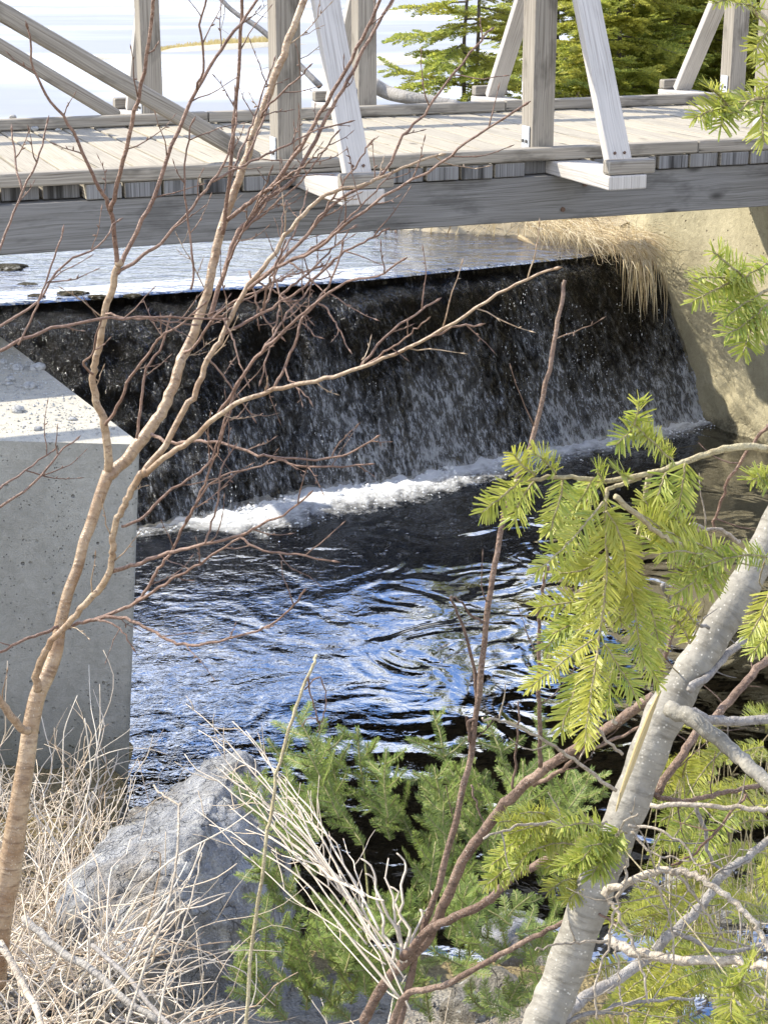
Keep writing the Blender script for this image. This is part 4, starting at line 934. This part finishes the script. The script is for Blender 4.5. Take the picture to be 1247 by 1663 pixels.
# ------------------------------------------------------------------ young firs in the middle foreground
def fir_shoot(gn, gs, base, tip, ln, y0, y1, sides, w=6):
    (bu, bv), (tu, tv) = base, tip
    px = [base, ((bu + tu) / 2 + R.gauss(0, 4), (bv + tv) / 2 + R.gauss(0, 4)), tip]
    twig_px(gn, gs, px, y0, y1, ln * 1.08, .0015, .0021, w * .7, 3)
    dx, dy = tu - bu, tv - bv; L = math.hypot(dx, dy)
    for k in range(sides):
        f = .25 + .55 * k / max(1, sides - 1) if sides > 1 else .5; sg = 1 if k % 2 else -1
        a = math.atan2(dy, dx) + sg * math.radians(R.uniform(42, 62)); l = L * R.uniform(.34, .55) * (1.15 - .5 * f)
        b = (bu + dx * f, bv + dy * f); Yb = y0 + (y1 - y0) * f
        twig_px(gn, gs, [b, (b[0] + math.cos(a) * l * .5, b[1] + math.sin(a) * l * .5), (b[0] + math.cos(a) * l, b[1] + math.sin(a) * l - 5)], Yb, Yb + R.uniform(-.12, .12), ln * 1.08, .0015, .0021, 3, 2)
def sapling(label, base_px, yb, shoots, fill, seedn):
    root = empty('young_fir', PY(base_px[0], base_px[1], yb), label, 'fir', 'young firs at the edge of the pool')
    gs = MB(); Pt = trace([base_px, (base_px[0] - 15, base_px[1] - 60), ((base_px[0] + shoots[0][0][0]) / 2, (base_px[1] + shoots[0][0][1]) / 2), shoots[0][0]], yb - .05, shoots[0][3], 4); gs.tube(Pt, widths([0, 0], Pt, 0, 22, 10) if False else [(.007 - .005 * i / (len(Pt) - 1)) for i in range(len(Pt))], 7)
    gs.build('trunk', M['greentwig'], root, True)
    for bs, tp_, ln, y0, y1, sd in shoots + fill:
        s, n = MB(), MB(); fir_shoot(n, s, bs, tp_, ln, y0, y1, sd)
        o = s.build('branch', M['greentwig'], root, True); n.build('needles', M['needle_green'], o)
    return root
sh1 = [((590, 1372), (533, 1268), .0175, 3.7, 3.85, 2), ((533, 1272), (476, 1150), .0175, 3.85, 3.95, 4), ((520, 1236), (470, 1224), .017, 3.88, 3.85, 0), ((517, 1225), (560, 1190), .017, 3.88, 3.9, 0), ((530, 1290), (455, 1270), .017, 3.8, 3.8, 2),
       ((675, 1372), (620, 1272), .0175, 3.75, 3.9, 4), ((622, 1276), (596, 1208), .0175, 3.9, 3.95, 2), ((622, 1280), (632, 1232), .017, 3.9, 3.92, 1), ((640, 1310), (565, 1280), .017, 3.85, 3.85, 3), ((655, 1335), (585, 1300), .017, 3.8, 3.8, 3), ((560, 1320), (500, 1300), .017, 3.75, 3.7, 2)]
sh2 = [((750, 1290), (722, 1232), .0175, 3.9, 3.98, 1), ((722, 1235), (703, 1155), .0175, 3.98, 4.05, 2), ((722, 1232), (662, 1200), .0175, 3.98, 4.0, 0), ((722, 1228), (757, 1200), .0175, 3.98, 4.0, 0), ((842, 1270), (811, 1215), .0175, 3.95, 4.0, 1), ((811, 1217), (790, 1168), .0175, 4.0, 4.05, 1), ((811, 1216), (778, 1205), .0175, 4.0, 4.0, 0), ((813, 1220), (850, 1198), .0175, 4.0, 4.02, 0),
       ((730, 1300), (672, 1255), .017, 3.85, 3.9, 3), ((860, 1280), (900, 1235), .017, 3.9, 3.95, 3), ((880, 1190), (870, 1150), .017, 4.1, 4.1, 2), ((880, 1240), (885, 1190), .017, 4.05, 4.1, 3), ((930, 1300), (985, 1290), .017, 4.0, 4.0, 3), ((880, 1310), (940, 1300), .017, 3.9, 3.95, 4), ((790, 1300), (770, 1250), .017, 3.9, 3.95, 3)]
f1, f2 = [], []
for k in range(34):
    u, v = R.uniform(440, 860), R.uniform(1500, 1665); a = math.radians(R.uniform(-160, -20)); l = R.uniform(60, 105); Y = R.uniform(3.15, 3.5)
    (f1 if u < 660 else f2).append(((u, v), (u + math.cos(a) * l, v + math.sin(a) * l * .8), .0165, Y, Y + .05, R.choice((3, 4, 4))))
for k in range(82):
    u = R.uniform(410, 930); v = R.uniform(1290, 1640)
    if u < 470 and v < 1330: continue
    if u > 800 and v > 1520 and R.random() < .7: continue
    if 770 < u < 880 and 1450 < v < 1540: continue
    cxx = 650 if u < 700 else 720
    a = math.atan2(-260 - R.random() * 60 + (v - 1500) * .35, (u - cxx) * 1.0 + R.gauss(0, 50)); l = R.uniform(60, 115)
    Y = 3.35 + .5 * (1640 - v) / 350 + R.gauss(0, .1)
    (f1 if u < 690 else f2).append(((u, v), (u + math.cos(a) * l, v + math.sin(a) * l), .0165, Y, Y + .08, R.choice((3, 4, 4, 5))))
sapling('bushy young green fir left of the brown stems, tips reaching over the grey boulder', (610, 1600), 3.4, sh1, f1, 1)
sapling('young green fir behind the brown stems at the middle, tips against the dark pool', (695, 1600), 3.4, sh2, f2, 2)

# ------------------------------------------------------------------ brown-stemmed shrub in front of the firs
shrub = empty('bare_shrub', PY(640, 1680, 2.3), 'bare reddish-brown shrub with one tall thin stem and thick arching stems, bottom middle', 'shrub')
def stem(px, y0, y1, w0, w1, mat='shrub', tw=0, tl=(.03, .08), par=None, nm='stem'):
    P = trace(px, y0, y1, 5, .0010); g = MB(); r = widths(px, P, 0, w0, w1); r = [x * (1 + .07 * math.sin(i * 2.1)) for i, x in enumerate(r)]; g.tube(P, r, 9)
    if tw: side_twigs(g, P, r, tw, tl[0], tl[1], .0012, True, 1)
    return g.build(nm, M[mat], par or shrub, True)
stem([(640, 1690), (658, 1620), (680, 1530), (712, 1440), (745, 1310), (768, 1200), (790, 1010), (806, 900), (824, 815), (862, 720), (890, 600), (906, 520), (917, 455)], 2.3, 2.5, 14, 6, tw=.16, tl=(.03, .10))
stem([(790, 1010), (765, 1000), (750, 980), (732, 968)], 2.4, 2.38, 5, 3); stem([(775, 1150), (768, 1080), (752, 1020), (731, 970)], 2.4, 2.4, 7, 4)
stem([(590, 1660), (630, 1590), (690, 1530), (722, 1465), (750, 1400), (800, 1330), (850, 1275), (900, 1238), (960, 1200), (1010, 1165), (1060, 1130)], 2.35, 2.15, 19, 17)
stem([(655, 1555), (690, 1515), (735, 1490), (790, 1465), (830, 1425), (880, 1400), (930, 1372), (985, 1345)], 2.3, 2.1, 16, 14)
stem([(632, 1690), (645, 1640), (665, 1612), (720, 1600), (770, 1575), (840, 1535), (900, 1505), (945, 1478), (978, 1440)], 2.2, 2.0, 14, 7)
stem([(866, 1275), (905, 1255), (945, 1225), (990, 1203), (1040, 1180)], 2.25, 2.15, 9, 5, tw=.06)
stem([(877, 1245), (876, 1160), (874, 1080), (875, 1000), (882, 950), (890, 920)], 2.2, 2.15, 8, 5, tw=.1); stem([(832, 1280), (836, 1230), (842, 1180), (841, 1140)], 2.3, 2.3, 5, 3)
stem([(768, 1200), (758, 1170), (757, 1165)], 2.4, 2.4, 6, 4); stem([(765, 1275), (775, 1310), (785, 1338)], 2.35, 2.33, 4, 3); stem([(762, 1205), (760, 1175), (772, 1168)], 2.38, 2.38, 6, 5)

# ------------------------------------------------------------------ bleached weed stalks fanning to the left
def arch(g, p0, p1, sag, r0, r1, n=10, k=5, jit=.004):
    P = []
    for i in range(n + 1):
        t = i / n; p = p0.lerp(p1, t) + UP * (math.sin(t * math.pi) * sag); P.append(p + Vector((R.gauss(0, jit), R.gauss(0, jit), R.gauss(0, jit))))
    P = smooth_path(P, 2); g.tube(P, [r0 + (r1 - r0) * i / (len(P) - 1) for i in range(len(P))], k)
    return P
weed = empty('dead_weed', PY(660, 1640, 2.3), 'fan of bleached dead weed stalks leaning left across the grey boulder', 'weed')
ends_ = [(372, 1172), (402, 1186), (300, 1150), (330, 1180), (290, 1225), (345, 1245), (420, 1260), (372, 1300), (330, 1310), (345, 1340), (395, 1345), (365, 1250), (445, 1330), (470, 1300), (480, 1365), (440, 1390), (500, 1400), (400, 1290), (430, 1220), (520, 1370), (475, 1425), (540, 1420), (560, 1375), (350, 1210)]
for e in ends_[::1]:
    g = MB(); h_ = R.random(); b = PY(665 - 120 * h_ ** 1.4 + R.gauss(0, 12), 1610 - 190 * h_ ** 1.4 + R.gauss(0, 26), 2.25 + .2 * h_ + R.gauss(0, .06)); tip = PY(e[0] + R.gauss(0, 6), e[1] + R.gauss(0, 6), R.uniform(2.45, 2.8))
    P = arch(g, b, tip, R.uniform(-.02, .07), R.uniform(.0013, .0024), .0008, 9, 6, .0026); side_twigs(g, P[len(P) // 3:], [.002] * 60, .08, .03, .11, .0011, False, 1, (18, 40))
    g.build('stalk', M['stalk'], weed, True)
for e in [(585, 1390), (600, 1420), (625, 1400), (640, 1440), (650, 1380), (700, 1450)]:
    g = MB(); arch(g, PY(655 + R.gauss(0, 8), 1560, 2.3), PY(e[0], e[1], 2.4), .01, .003, .0014, 8, 6); g.build('stalk', M['stalk'], weed, True)
stalk = empty('dead_stalk', PY(400, 1690, 2.1), 'single tall tan dead stalk with a curled dry tendril, in front of the boulder', 'weed')
stem([(396, 1700), (408, 1560), (428, 1400), (440, 1320), (455, 1240), (480, 1150), (505, 1090), (514, 1064)], 2.1, 2.35, 7, 5, 'firtwig', par=stalk, nm='stem')
stem([(500, 1100), (505, 1130), (512, 1155), (520, 1175), (505, 1165), (490, 1180)], 2.3, 2.3, 3, 2, 'twig', par=stalk, nm='tendril'); stem([(495, 1120), (520, 1100), (530, 1140), (522, 1170), (515, 1190)], 2.3, 2.3, 2.5, 2, 'twig', par=stalk, nm='tendril')
bent = empty('bent_twig', PY(235, 1690, 2.0), 'pale bent twig standing in front of the boulder, kinked near its top', 'twig')
stem([(205, 1670), (235, 1570), (270, 1480), (288, 1400), (292, 1310), (291, 1308), (262, 1290), (250, 1275)], 2.0, 2.5, 6, 3, 'deadwood', par=bent, nm='stem', tw=.2)
bent2 = empty('bent_twig', PY(262, 1690, 2.0), 'long straight tan twig rising in front of the lower right of the boulder', 'twig')
stem([(255, 1690), (268, 1600), (300, 1500), (318, 1430), (328, 1385)], 2.0, 2.5, 5, 2.5, 'deadwood', par=bent2, nm='stem', tw=.2)
fal = empty('fallen_branch', PY(120, 1530, 2.6), 'grey fallen branch lying diagonally on the soil at the lower left', 'branch')
stem([(40, 1490), (90, 1538), (150, 1575), (200, 1620), (260, 1660)], 2.72, 2.45, 15, 12, 'log', par=fal, nm='limb'); stem([(150, 1535), (210, 1590), (250, 1640), (290, 1680)], 2.6, 2.3, 9, 9, 'greytwig', par=fal, nm='limb'); stem([(0, 1530), (40, 1600), (60, 1640), (75, 1690)], 2.4, 2.2, 14, 12, 'deadwood', par=fal, nm='limb')

# ------------------------------------------------------------------ boulder and stones
def stone(name, c, r, mat, label, cat, group=None, seed=0, n=3, flat=(), parent=None, rot=None):
    import bmesh
    bm = bmesh.new(); bmesh.ops.create_icosphere(bm, subdivisions=n, radius=1)
    for v in bm.verts:
        d = v.co.normalized(); k = 1 + .30 * fbm(d.x + seed * 3.1, d.y, d.z, 4, 1.1) + .06 * fbm(d.x, d.y + seed, d.z, 3, 5)
        p = d * k
        for (fn, fd) in flat:
            fn = Vector(fn).normalized(); e = p.dot(fn) - fd
            if e > 0: p = p - fn * e * .93
        v.co = Vector((p.x * r[0], p.y * r[1], p.z * r[2]))
    me = bpy.data.meshes.new(name); bm.to_mesh(me); bm.free(); me.materials.append(mat)
    me.polygons.foreach_set('use_smooth', [True] * len(me.polygons))
    o = bpy.data.objects.new(name, me); COL.objects.link(o); o.location = c
    if rot: o.rotation_euler = rot
    if label: tag(o, label, cat, group)
    return o
# the boulder: faceted hull from its outline in the picture, given its own depth
def boulder():
    import bmesh
    ridge = [(95, 1440, 4.15), (180, 1352, 4.6), (262, 1285, 4.95), (345, 1225, 5.25), (400, 1210, 5.3), (432, 1262, 5.2), (455, 1330, 5.0)]
    front = [(80, 1500, 3.95), (150, 1560, 3.95), (260, 1590, 3.9), (370, 1560, 4.1), (440, 1480, 4.3), (452, 1400, 4.7), (330, 1330, 4.42), (300, 1475, 4.05), (200, 1440, 4.1), (420, 1400, 4.5), (260, 1380, 4.3)]
    pts = [PY(*p) for p in ridge + front]
    pts += [p + Vector((-.05, .75, -.5)) for p in pts[:7]] + [p + Vector((0, .1, -.55)) for p in pts[7:13]]
    bm = bmesh.new()
    for p in pts: bm.verts.new(p)
    bmesh.ops.convex_hull(bm, input=bm.verts)
    bmesh.ops.triangulate(bm, faces=bm.faces[:])
    for k in range(5): bmesh.ops.subdivide_edges(bm, edges=bm.edges[:], cuts=1, use_grid_fill=True); bm.verts.ensure_lookup_table()
    for k in range(5): bmesh.ops.smooth_vert(bm, verts=bm.verts[:], factor=.5, use_axis_x=True, use_axis_y=True, use_axis_z=True)
    bm.normal_update()
    for v in bm.verts:
        p = v.co; a = fbm(p.x, p.y, p.z, 5, 2.6) * .06 + fbm(p.x, p.y, p.z + 5, 4, 14) * .015
        r_ = abs(fbm(p.x, p.z, p.y, 3, 4)); a -= .03 * max(0, .25 - r_)
        v.co = p + v.normal * a
    me = bpy.data.meshes.new('boulder'); bm.to_mesh(me); bm.free(); me.materials.append(M['boulder']); me.polygons.foreach_set('use_smooth', [True] * len(me.polygons))
    o = bpy.data.objects.new('boulder', me); COL.objects.link(o)
    return tag(o, 'large angular grey boulder at the pool edge, lower left', 'boulder')
boulder()
stone('rock', PY(835, 1490, 4.5) + Vector((0, 0, -.07)), (.10, .10, .075), M['boulder'], 'grey rounded rock half hidden behind the young firs left of the leaning trunk', 'rock', 'rocks at the stream edge', 3, 4)
k = 0
for (u, v, s, lab) in [(1150, 1440, .16, 'flat dark wet rock in the stream right of the leaning trunk, highest of the group'), (1100, 1470, .12, 'brown rock in shallow water just right of the leaning trunk'), (1210, 1480, .15, 'rounded wet rock at the right edge among fir sprays'), (1020, 1610, .11, 'tan stone behind the foot of the leaning trunk, under the grey branch'), (1080, 1600, .13, 'square brown rock beside the foot of the leaning trunk'), (1170, 1560, .12, 'grey rock under the thick white dead branch at right'), (800, 1610, .10, 'brown stone beneath the young firs, left of the leaning trunk'), (880, 1560, .09, 'small dark stone touching the left side of the leaning trunk'), (1235, 1620, .14, 'dark rock in the lower right corner beneath the sprays'), (760, 1640, .08, 'small stone at the bottom edge beneath the arching brown stem')]:
    k += 1
    r = ray(u, v); Y = 2.6
    while Y < 8:
        p = PY(u, v, Y)
        if p.z < max(gz0(p.x, p.y), WZ - .02) + s * .35: break
        Y += .02
    stone('rock', p + Vector((0, s * .3, -s * .35)), (s * R.uniform(.9, 1.3), s, s * R.uniform(.55, .8)), M['rock'], lab, 'rock', 'rocks at the stream edge', k * 1.7, 4, [((R.gauss(0, .4), R.gauss(0, .4), 1), .62), ((R.gauss(0, 1), -1, .2), .75)], None, (0, 0, R.random() * 6))
# clods and stones in the left soil
g = MB()
def clod(g, p, s):
    q = [Vector((R.gauss(0, 1), R.gauss(0, 1), R.gauss(0, 1))).normalized() * R.uniform(.7, 1.15) for _ in range(0)]
    g.add([p + Vector((v.x * R.uniform(.7, 1.3), v.y * R.uniform(.7, 1.3), v.z * R.uniform(.5, 1))) * s for v in OCT], OF)
for _ in range(5200):
    x = R.uniform(-1.6, 1.5); y = R.uniform(1.9, 5.6); s = .003 + .013 * R.random() ** 4
    if x > .3 and R.random() < .5: continue
    clod(g, Vector((x, y, gz(x, y) + s * .2)), s)
for _ in range(900):
    c = R.choice([(-.50, 2.62), (-.36, 2.55), (-.42, 2.75), (-.60, 2.7)]); x, y = c[0] + R.gauss(0, .05), c[1] + R.gauss(0, .05); s = .004 + .008 * R.random()
    clod(g, Vector((x, y, gz(x, y) + R.random() * .03)), s)
tag(g.build('gravel', M['soil']), 'loose grit and clods of soil on the near bank', 'gravel', kind='stuff')
g = MB(); k = 0
def on_pier(a, b): p = pc.lerp(pb, a); q = p + fl * b; return Vector((q.x, q.y, PT))
for _ in range(2600):
    a, b = R.uniform(.05, 1.2), abs(R.gauss(0, .35)) + .02; s = .002 + .006 * R.random() ** 3
    clod(g, on_pier(a, b) + UP * s * .3, s)
tag(g.build('grit', M['whiterock']), 'pale grit strewn over the top of the concrete abutment', 'grit', kind='stuff')
labs = ['largest white stone on the abutment top, left edge', 'flat pale stone beside the largest one on the abutment', 'blue-white angular stone on the abutment, second from the left', 'small round white pebble at the middle of the abutment top', 'tan pebble near the front edge of the abutment top', 'tiny grey pebble close to the waterfall side of the abutment', 'yellowish flat chip lying near the front of the abutment', 'white pebble farthest back on the abutment top', 'small grey stone lying left of the tan chip on the abutment']
for (u, v, s), lab in zip([(30, 600, .030), (62, 600, .034), (48, 630, .030), (18, 618, .022), (30, 668, .030), (118, 682, .016), (62, 698, .018), (5, 590, .022), (15, 625, .016)], labs):
    p = PZ(u, v, PT); k += 1; stone('pebble', p + UP * s * .3, (s * 1.3, s, s * .7), M['whiterock'], lab, 'pebble', 'stones on the abutment', k * 2.3, 2, (), None, (0, 0, R.random() * 6))
for (u, v, s), lab in zip([(8, 206, .035), (57, 212, .022), (95, 213, .014), (22, 192, .018)], ['largest yellowish stone lying on the bridge deck against the far kerb', 'smaller round stone on the deck right of the largest one', 'tiny pebble on the deck by the far kerb', 'small grey stone perched on top of the far kerb']):
    zz = DT if v > 200 else DT + .07; p = PZ(u, v, zz); k += 1; stone('pebble', p + UP * s * .5, (s * 1.3, s, s * .8), M['whiterock'], lab, 'pebble', 'stones on the bridge deck', k * 2.3, 2)
# mossy debris caught on the left of the crest
for (u, v, s), lab in zip([(10, 440, .11), (45, 466, .06), (118, 480, .07), (160, 484, .045), (215, 482, .04), (60, 484, .05)], ['brown mossy rock at the far left, just above the dam crest', 'dark moss clump left of the tallest clump on the crest', 'tallest dark moss clump with straw on the dam crest', 'low moss clump right of the tallest clump on the crest', 'last small moss clump before the clear edge of the dam', 'flat dark moss clump on the lip at the far left of the dam']):
    p = PZ(u, v, CZ); k += 1; stone('moss_clump', p + UP * .005, (s * 1.6, s * 1.1, s * .42), M['moss'], lab, 'moss', 'moss clumps on the dam crest', k * 1.3, 4)

# ------------------------------------------------------------------ dry stems over the left bank (uncountable)
g = MB()
def litter(n, ux, vx, yx, Lx, up, rr, lean=(0, 0)):
    for _ in range(n):
        x0, y0 = ux + R.gauss(0, .001), 0
        pass
def stems(n, xr, yr, L, rad, up=.6, lean=(0, 0), curl=.25):
    for _ in range(n):
        x, y = R.uniform(*xr), R.uniform(*yr); z = gz(x, y) - .01
        d = Vector((R.gauss(lean[0], .6), R.gauss(lean[1], .5), abs(R.gauss(up, .35)))).normalized(); l = R.uniform(*L); P = [Vector((x, y, z))]; m = 7
        for k in range(m):
            d = (d + Vector((R.gauss(0, curl), R.gauss(0, curl), R.gauss(-.06, curl * .8)))).normalized()
            q = P[-1] + d * l / m; q.z = max(q.z, gz0(q.x, q.y) + .004); P.append(q)
        P = smooth_path(P, 2); r = R.uniform(*rad)
        g.tube(P, [r * (1 - .6 * i / (len(P) - 1)) for i in range(len(P))], 4)
        if R.random() < .4:
            a = P[len(P) // 2]; e = a + (d + Vector((R.gauss(0, .6), R.gauss(0, .6), R.gauss(.3, .4)))).normalized() * l * .3; g.tube([a, (a + e) / 2 + UP * .01, e], [r * .6, r * .5, r * .3], 4)
stems(470, (-1.25, -.42), (2.2, 3.1), (.14, .50), (.0013, .0034), .40)
stems(260, (-1.5, -.75), (3.2, 5.9), (.2, .6), (.0015, .0035), .7)
stems(170, (-.95, -.62), (4.2, 5.2), (.25, .6), (.0016, .0034), .9)
stems(260, (-1.9, -.85), (4.4, 5.6), (.3, .75), (.0018, .0040), .8)
stems(430, (-.45, .2), (2.2, 3.0), (.14, .42), (.0011, .0026), .55)
stems(120, (-.5, .3), (3.0, 3.8), (.12, .32), (.0012, .0026), .4)
stems(300, (-.25, .6), (2.3, 3.2), (.12, .34), (.0009, .002), .35)
stems(110, (-1.2, -.55), (2.9, 3.8), (.16, .42), (.0014, .0034), .6)
stems(330, (-2.0, -1.0), (5.0, 6.6), (.3, .8), (.0022, .0048), .8)
stems(150, (-.9, .5), (1.95, 2.4), (.12, .32), (.0012, .003), .35)
stems(120, (.1, 1.0), (2.0, 3.4), (.10, .35), (.0010, .0022), .4)
tag(g.build('dry_grass', M['litter'], smooth=True), 'tangle of bleached dry grass and weed stems over the near bank', 'grass', kind='stuff')

# ------------------------------------------------------------------ straw tuft hanging over the right end of the dam
g = MB()
for _ in range(2300):
    f = R.random(); u = 852 + 195 * f; v = 352 + 38 * f + R.gauss(0, 7); zb = CZ + .13 + .05 * R.random()
    p = PZ(u, v, zb); d = Vector((R.gauss(.5, .55), R.gauss(-.6, .5), R.gauss(.25, .4))).normalized(); l = R.uniform(.10, .44); P = [p]
    for k in range(6):
        d = (d + Vector((R.gauss(.03, .10), R.gauss(-.03, .10), -.22))).normalized(); q = P[-1] + d * l / 6
        if q.y > 11.4 + q.x * .5: q.z = max(q.z, CZ + .015)
        P.append(q)
    g.blade(P, .0034, Vector((.8, .2, .4)).normalized())
for _ in range(130):
    u = R.gauss(1040, 14); p = PZ(u, 408 + R.gauss(0, 8), CZ + .08); d = Vector((R.gauss(.1, .2), -.9, .1)).normalized(); l = R.uniform(.2, .55); P = [p]
    for k in range(6):
        d = (d + Vector((R.gauss(0, .08), 0, -.55))).normalized(); P.append(P[-1] + d * l / 6)
    g.blade(P, .005, Vector((.9, .2, .2)).normalized())
tag(g.build('straw_tuft', M['straw']), 'golden straw tuft bent over the dam crest beside the wing wall', 'grass')
g = MB(); V = []
gb = MB(); pts = [PZ(u, v, CZ) for u, v in [(840, 352), (880, 362), (930, 372), (985, 380), (1040, 392)]]; Q = smooth_path(pts, 4)
gb.tube(Q, [.10 + .03 * math.sin(i * 1.1) for i in range(len(Q))], 10); tag(gb.build('turf_bank', M['sand'], smooth=True), kind='structure')
p = PZ(856, 392, CZ + .02); g = MB(); g.tube([PZ(842, 384, CZ + .05), p, PZ(872, 402, CZ + .01)], [.018, .024, .008], 7)
tag(g.build('wood_chunk', M['straw'], smooth=True), 'pale broken chunk of wood lying on the dam crest left of the straw', 'wood')

# ------------------------------------------------------------------ background conifers, brush, driftwood
def conifer(label, u, Y, height, rad, zb, mat, seed, trunks=1, bare=.25, dens=1.0):
    rd = random.Random(seed); nr = np.random.RandomState(seed)
    p0 = PY(u, 150, Y); zb -= .19; base = Vector((p0.x, Y, zb))
    root = empty('conifer', base, label, 'tree', 'conifers on the far bank')
    gt = MB(); gs = MB(); gn = MB()
    tops = []
    for k in range(trunks):
        b = base + Vector((k * .09, 0, -.15)); lean = Vector((rd.gauss(0, .03), 0, 1)); P = [b + lean * (height * i / 8) + Vector((rd.gauss(0, .01), 0, 0)) for i in range(9)]
        gt.tube(P, [.022 * height / 3 * (1 - i / 9) + .006 for i in range(9)], 7); tops.append(P)
    nb = int(70 * dens * height / 3)
    for k in range(nb):
        f = bare + (1 - bare) * (k + rd.random()) / nb; P = tops[k % trunks]; i = min(7, int(f * 8)); b = P[i].lerp(P[i + 1], f * 8 - i)
        az = k * 2.4 + rd.gauss(0, .3); L = rad * (1 - f) ** .7 * rd.uniform(.65, 1.1) + .12
        d = Vector((math.cos(az), math.sin(az), rd.uniform(-.12, .22))).normalized(); Q = [b]
        for j in range(5): d = (d + Vector((rd.gauss(0, .07), rd.gauss(0, .07), rd.gauss(.0, .06) + (.07 if j > 2 else -.05)))).normalized(); Q.append(Q[-1] + d * L / 5)
        gs.tube(Q, [.008 * (1 - j / 6) + .002 for j in range(6)], 4)
        Q = smooth_path(Q, 3); m = int(17 * L / .8) + 5
        for j in range(m):
            h = .18 + .82 * j / m; i2 = min(len(Q) - 2, int(h * (len(Q) - 1))); t = (Q[i2 + 1] - Q[i2]).normalized(); sd = t.cross(UP).normalized() * (1 if j % 2 else -1)
            a = math.radians(rd.uniform(35, 60)); dd = (t * math.cos(a) + sd * math.sin(a) + UP * rd.gauss(-.02, .14)).normalized(); l2 = L * .42 * (1.1 - .6 * h) * rd.uniform(.6, 1.15) + .05
            e = Q[i2] + dd * l2 - UP * l2 * .12
            needles(gn, [Q[i2], (Q[i2] + e) / 2, e], .050, .013, .0135, UP + Vector((0, -.4, 0)), .3, .3, 0, 55, nr)
        needles(gn, Q[len(Q) // 3:], .050, .013, .013, UP + Vector((0, -.4, 0)), .3, .3, 0, 55, nr)
    tk = gt.build('trunk', M['bgbark'], root, True); gs.build('limbs', M['bgbark'], root); gn.build('crown', M[mat], root)
conifer('slim twin-stemmed young conifer with open yellow-green boughs against the white lake', 752, 17.0, 2.9, 1.0, .85, 'needle_bg', 3, 2, .2, .9)
conifer('dense bright green conifer right behind the tallest middle brace of the bridge', 1010, 18.0, 3.4, 1.15, .9, 'needle_bg', 5, 1, .04, 1.35)
conifer('broad yellow-green conifer left of the far right brace', 1085, 19.0, 3.8, 1.25, .95, 'needle_bg', 6, 1, .03, 1.4)
conifer('dark conifer standing behind the right end posts of the bridge', 1190, 20.0, 4.2, 1.3, 1.0, 'needle_dark', 8, 1, .03, 1.3)
conifer('shadowy conifer deep between the two brighter ones', 1040, 22.5, 4.6, 1.4, 1.0, 'needle_dark', 9, 1, .03, 1.2)
conifer('dark conifer half hidden behind the middle post of the bridge', 905, 23.0, 4.0, 1.1, 1.0, 'needle_dark', 10, 1, .1, 1.0)
conifer('tall conifer farthest back at the right edge', 1150, 26.0, 5.4, 1.6, 1.05, 'needle_dark', 12, 1, .02, 1.3)
conifer('small green fir low beside the raking brace of the middle post', 965, 17.2, 1.5, .7, .95, 'needle_bg', 13, 1, .02, 1.0)
conifer('yellowish bushy conifer at the right edge beyond the end post', 1265, 18.5, 3.2, 1.1, .95, 'needle_bg', 14, 1, .02, 1.2)
def bare_bush(label, u, Y, zb, h, n, seed, spread=.5, mat='brush'):
    rd = random.Random(seed); g = MB(); p0 = PY(u, 150, Y); b = Vector((p0.x, Y, zb - .19))
    for k in range(n):
        d = Vector((rd.gauss(0, spread), rd.gauss(0, spread), 1)).normalized(); P = [b + Vector((rd.gauss(0, .06), rd.gauss(0, .06), 0))]
        for j in range(6): d = (d + Vector((rd.gauss(0, .16), rd.gauss(0, .16), rd.gauss(.02, .1)))).normalized(); P.append(P[-1] + d * h * rd.uniform(.7, 1) / 6)
        g.tube(P, [.007 * (1 - j / 7) for j in range(7)], 4); side_twigs(g, smooth_path(P, 3), [.004] * 40, .07, .06, .25, .0025, False, 2, (25, 60), rd)
    tag(g.build('bare_bush', M[mat]), label, 'bush', 'bare bushes on the far bank')
bare_bush('leafless brown bush between the slim conifer and the middle post', 850, 16.5, .8, 1.1, 11, 4)
bare_bush('fine grey leafless bush left of the slim conifer', 660, 15.5, .72, .75, 7, 5, .5)
bare_bush('russet brush at the foot of the right end posts', 1160, 16.5, .95, .8, 16, 6)
bare_bush('thin leafless bush overhanging the ice behind the left posts', 470, 14.6, .70, 1.3, 7, 7, .75, 'greytwig')
bare_bush('small leafless bush low behind the second far post', 620, 14.2, .7, .6, 8, 8, .7)
lg = empty('driftwood_log', PY(660, 152, 14.6), 'grey driftwood log lying on the shore behind the far kerb', 'log')
P = [PY(606, 138, 14.7), PY(628, 150, 14.7), PY(660, 158, 14.5), PY(700, 164, 14.4), PY(745, 172, 14.3)]
g = MB(); P = smooth_path(P, 4); g.tube(P, [.065 - .025 * i / len(P) for i in range(len(P))], 9); g.build('limb', M['log'], lg, True)
lg2 = empty('leaning_limb', PY(410, 40, 14.8), 'grey dead limb slanting over the ice behind the left near post', 'branch')
P = smooth_path([PY(335, -30, 15), PY(375, 15, 14.9), PY(420, 45, 14.8), PY(465, 85, 14.7), PY(520, 140, 14.5)], 4); g = MB(); g.tube(P, [.018 + .012 * i / len(P) for i in range(len(P))], 6); side_twigs(g, P, [.012] * 40, .22, .2, .6, .005, False, 2, (30, 70)); g.build('limb', M['greytwig'], lg2, True)
g = MB()
for _ in range(2600):
    Y = R.uniform(13.9, 22); x = shore(Y) + .05 + abs(R.gauss(0, 1.3)); b = Vector((x, Y, bz(x, Y) - .02)); d = Vector((R.gauss(.1, .35), R.gauss(-.1, .3), 1)).normalized(); l = R.uniform(.15, .5); P = [b]
    for j in range(4): d = (d + Vector((R.gauss(0, .15), R.gauss(0, .15), -.12))).normalized(); P.append(P[-1] + d * l / 4)
    g.blade(P, .009, Vector((1, .2, 0)).normalized())
tag(g.build('bank_grass', M['straw']), 'dry straw-coloured grass on the far bank below the conifers', 'grass', kind='stuff')
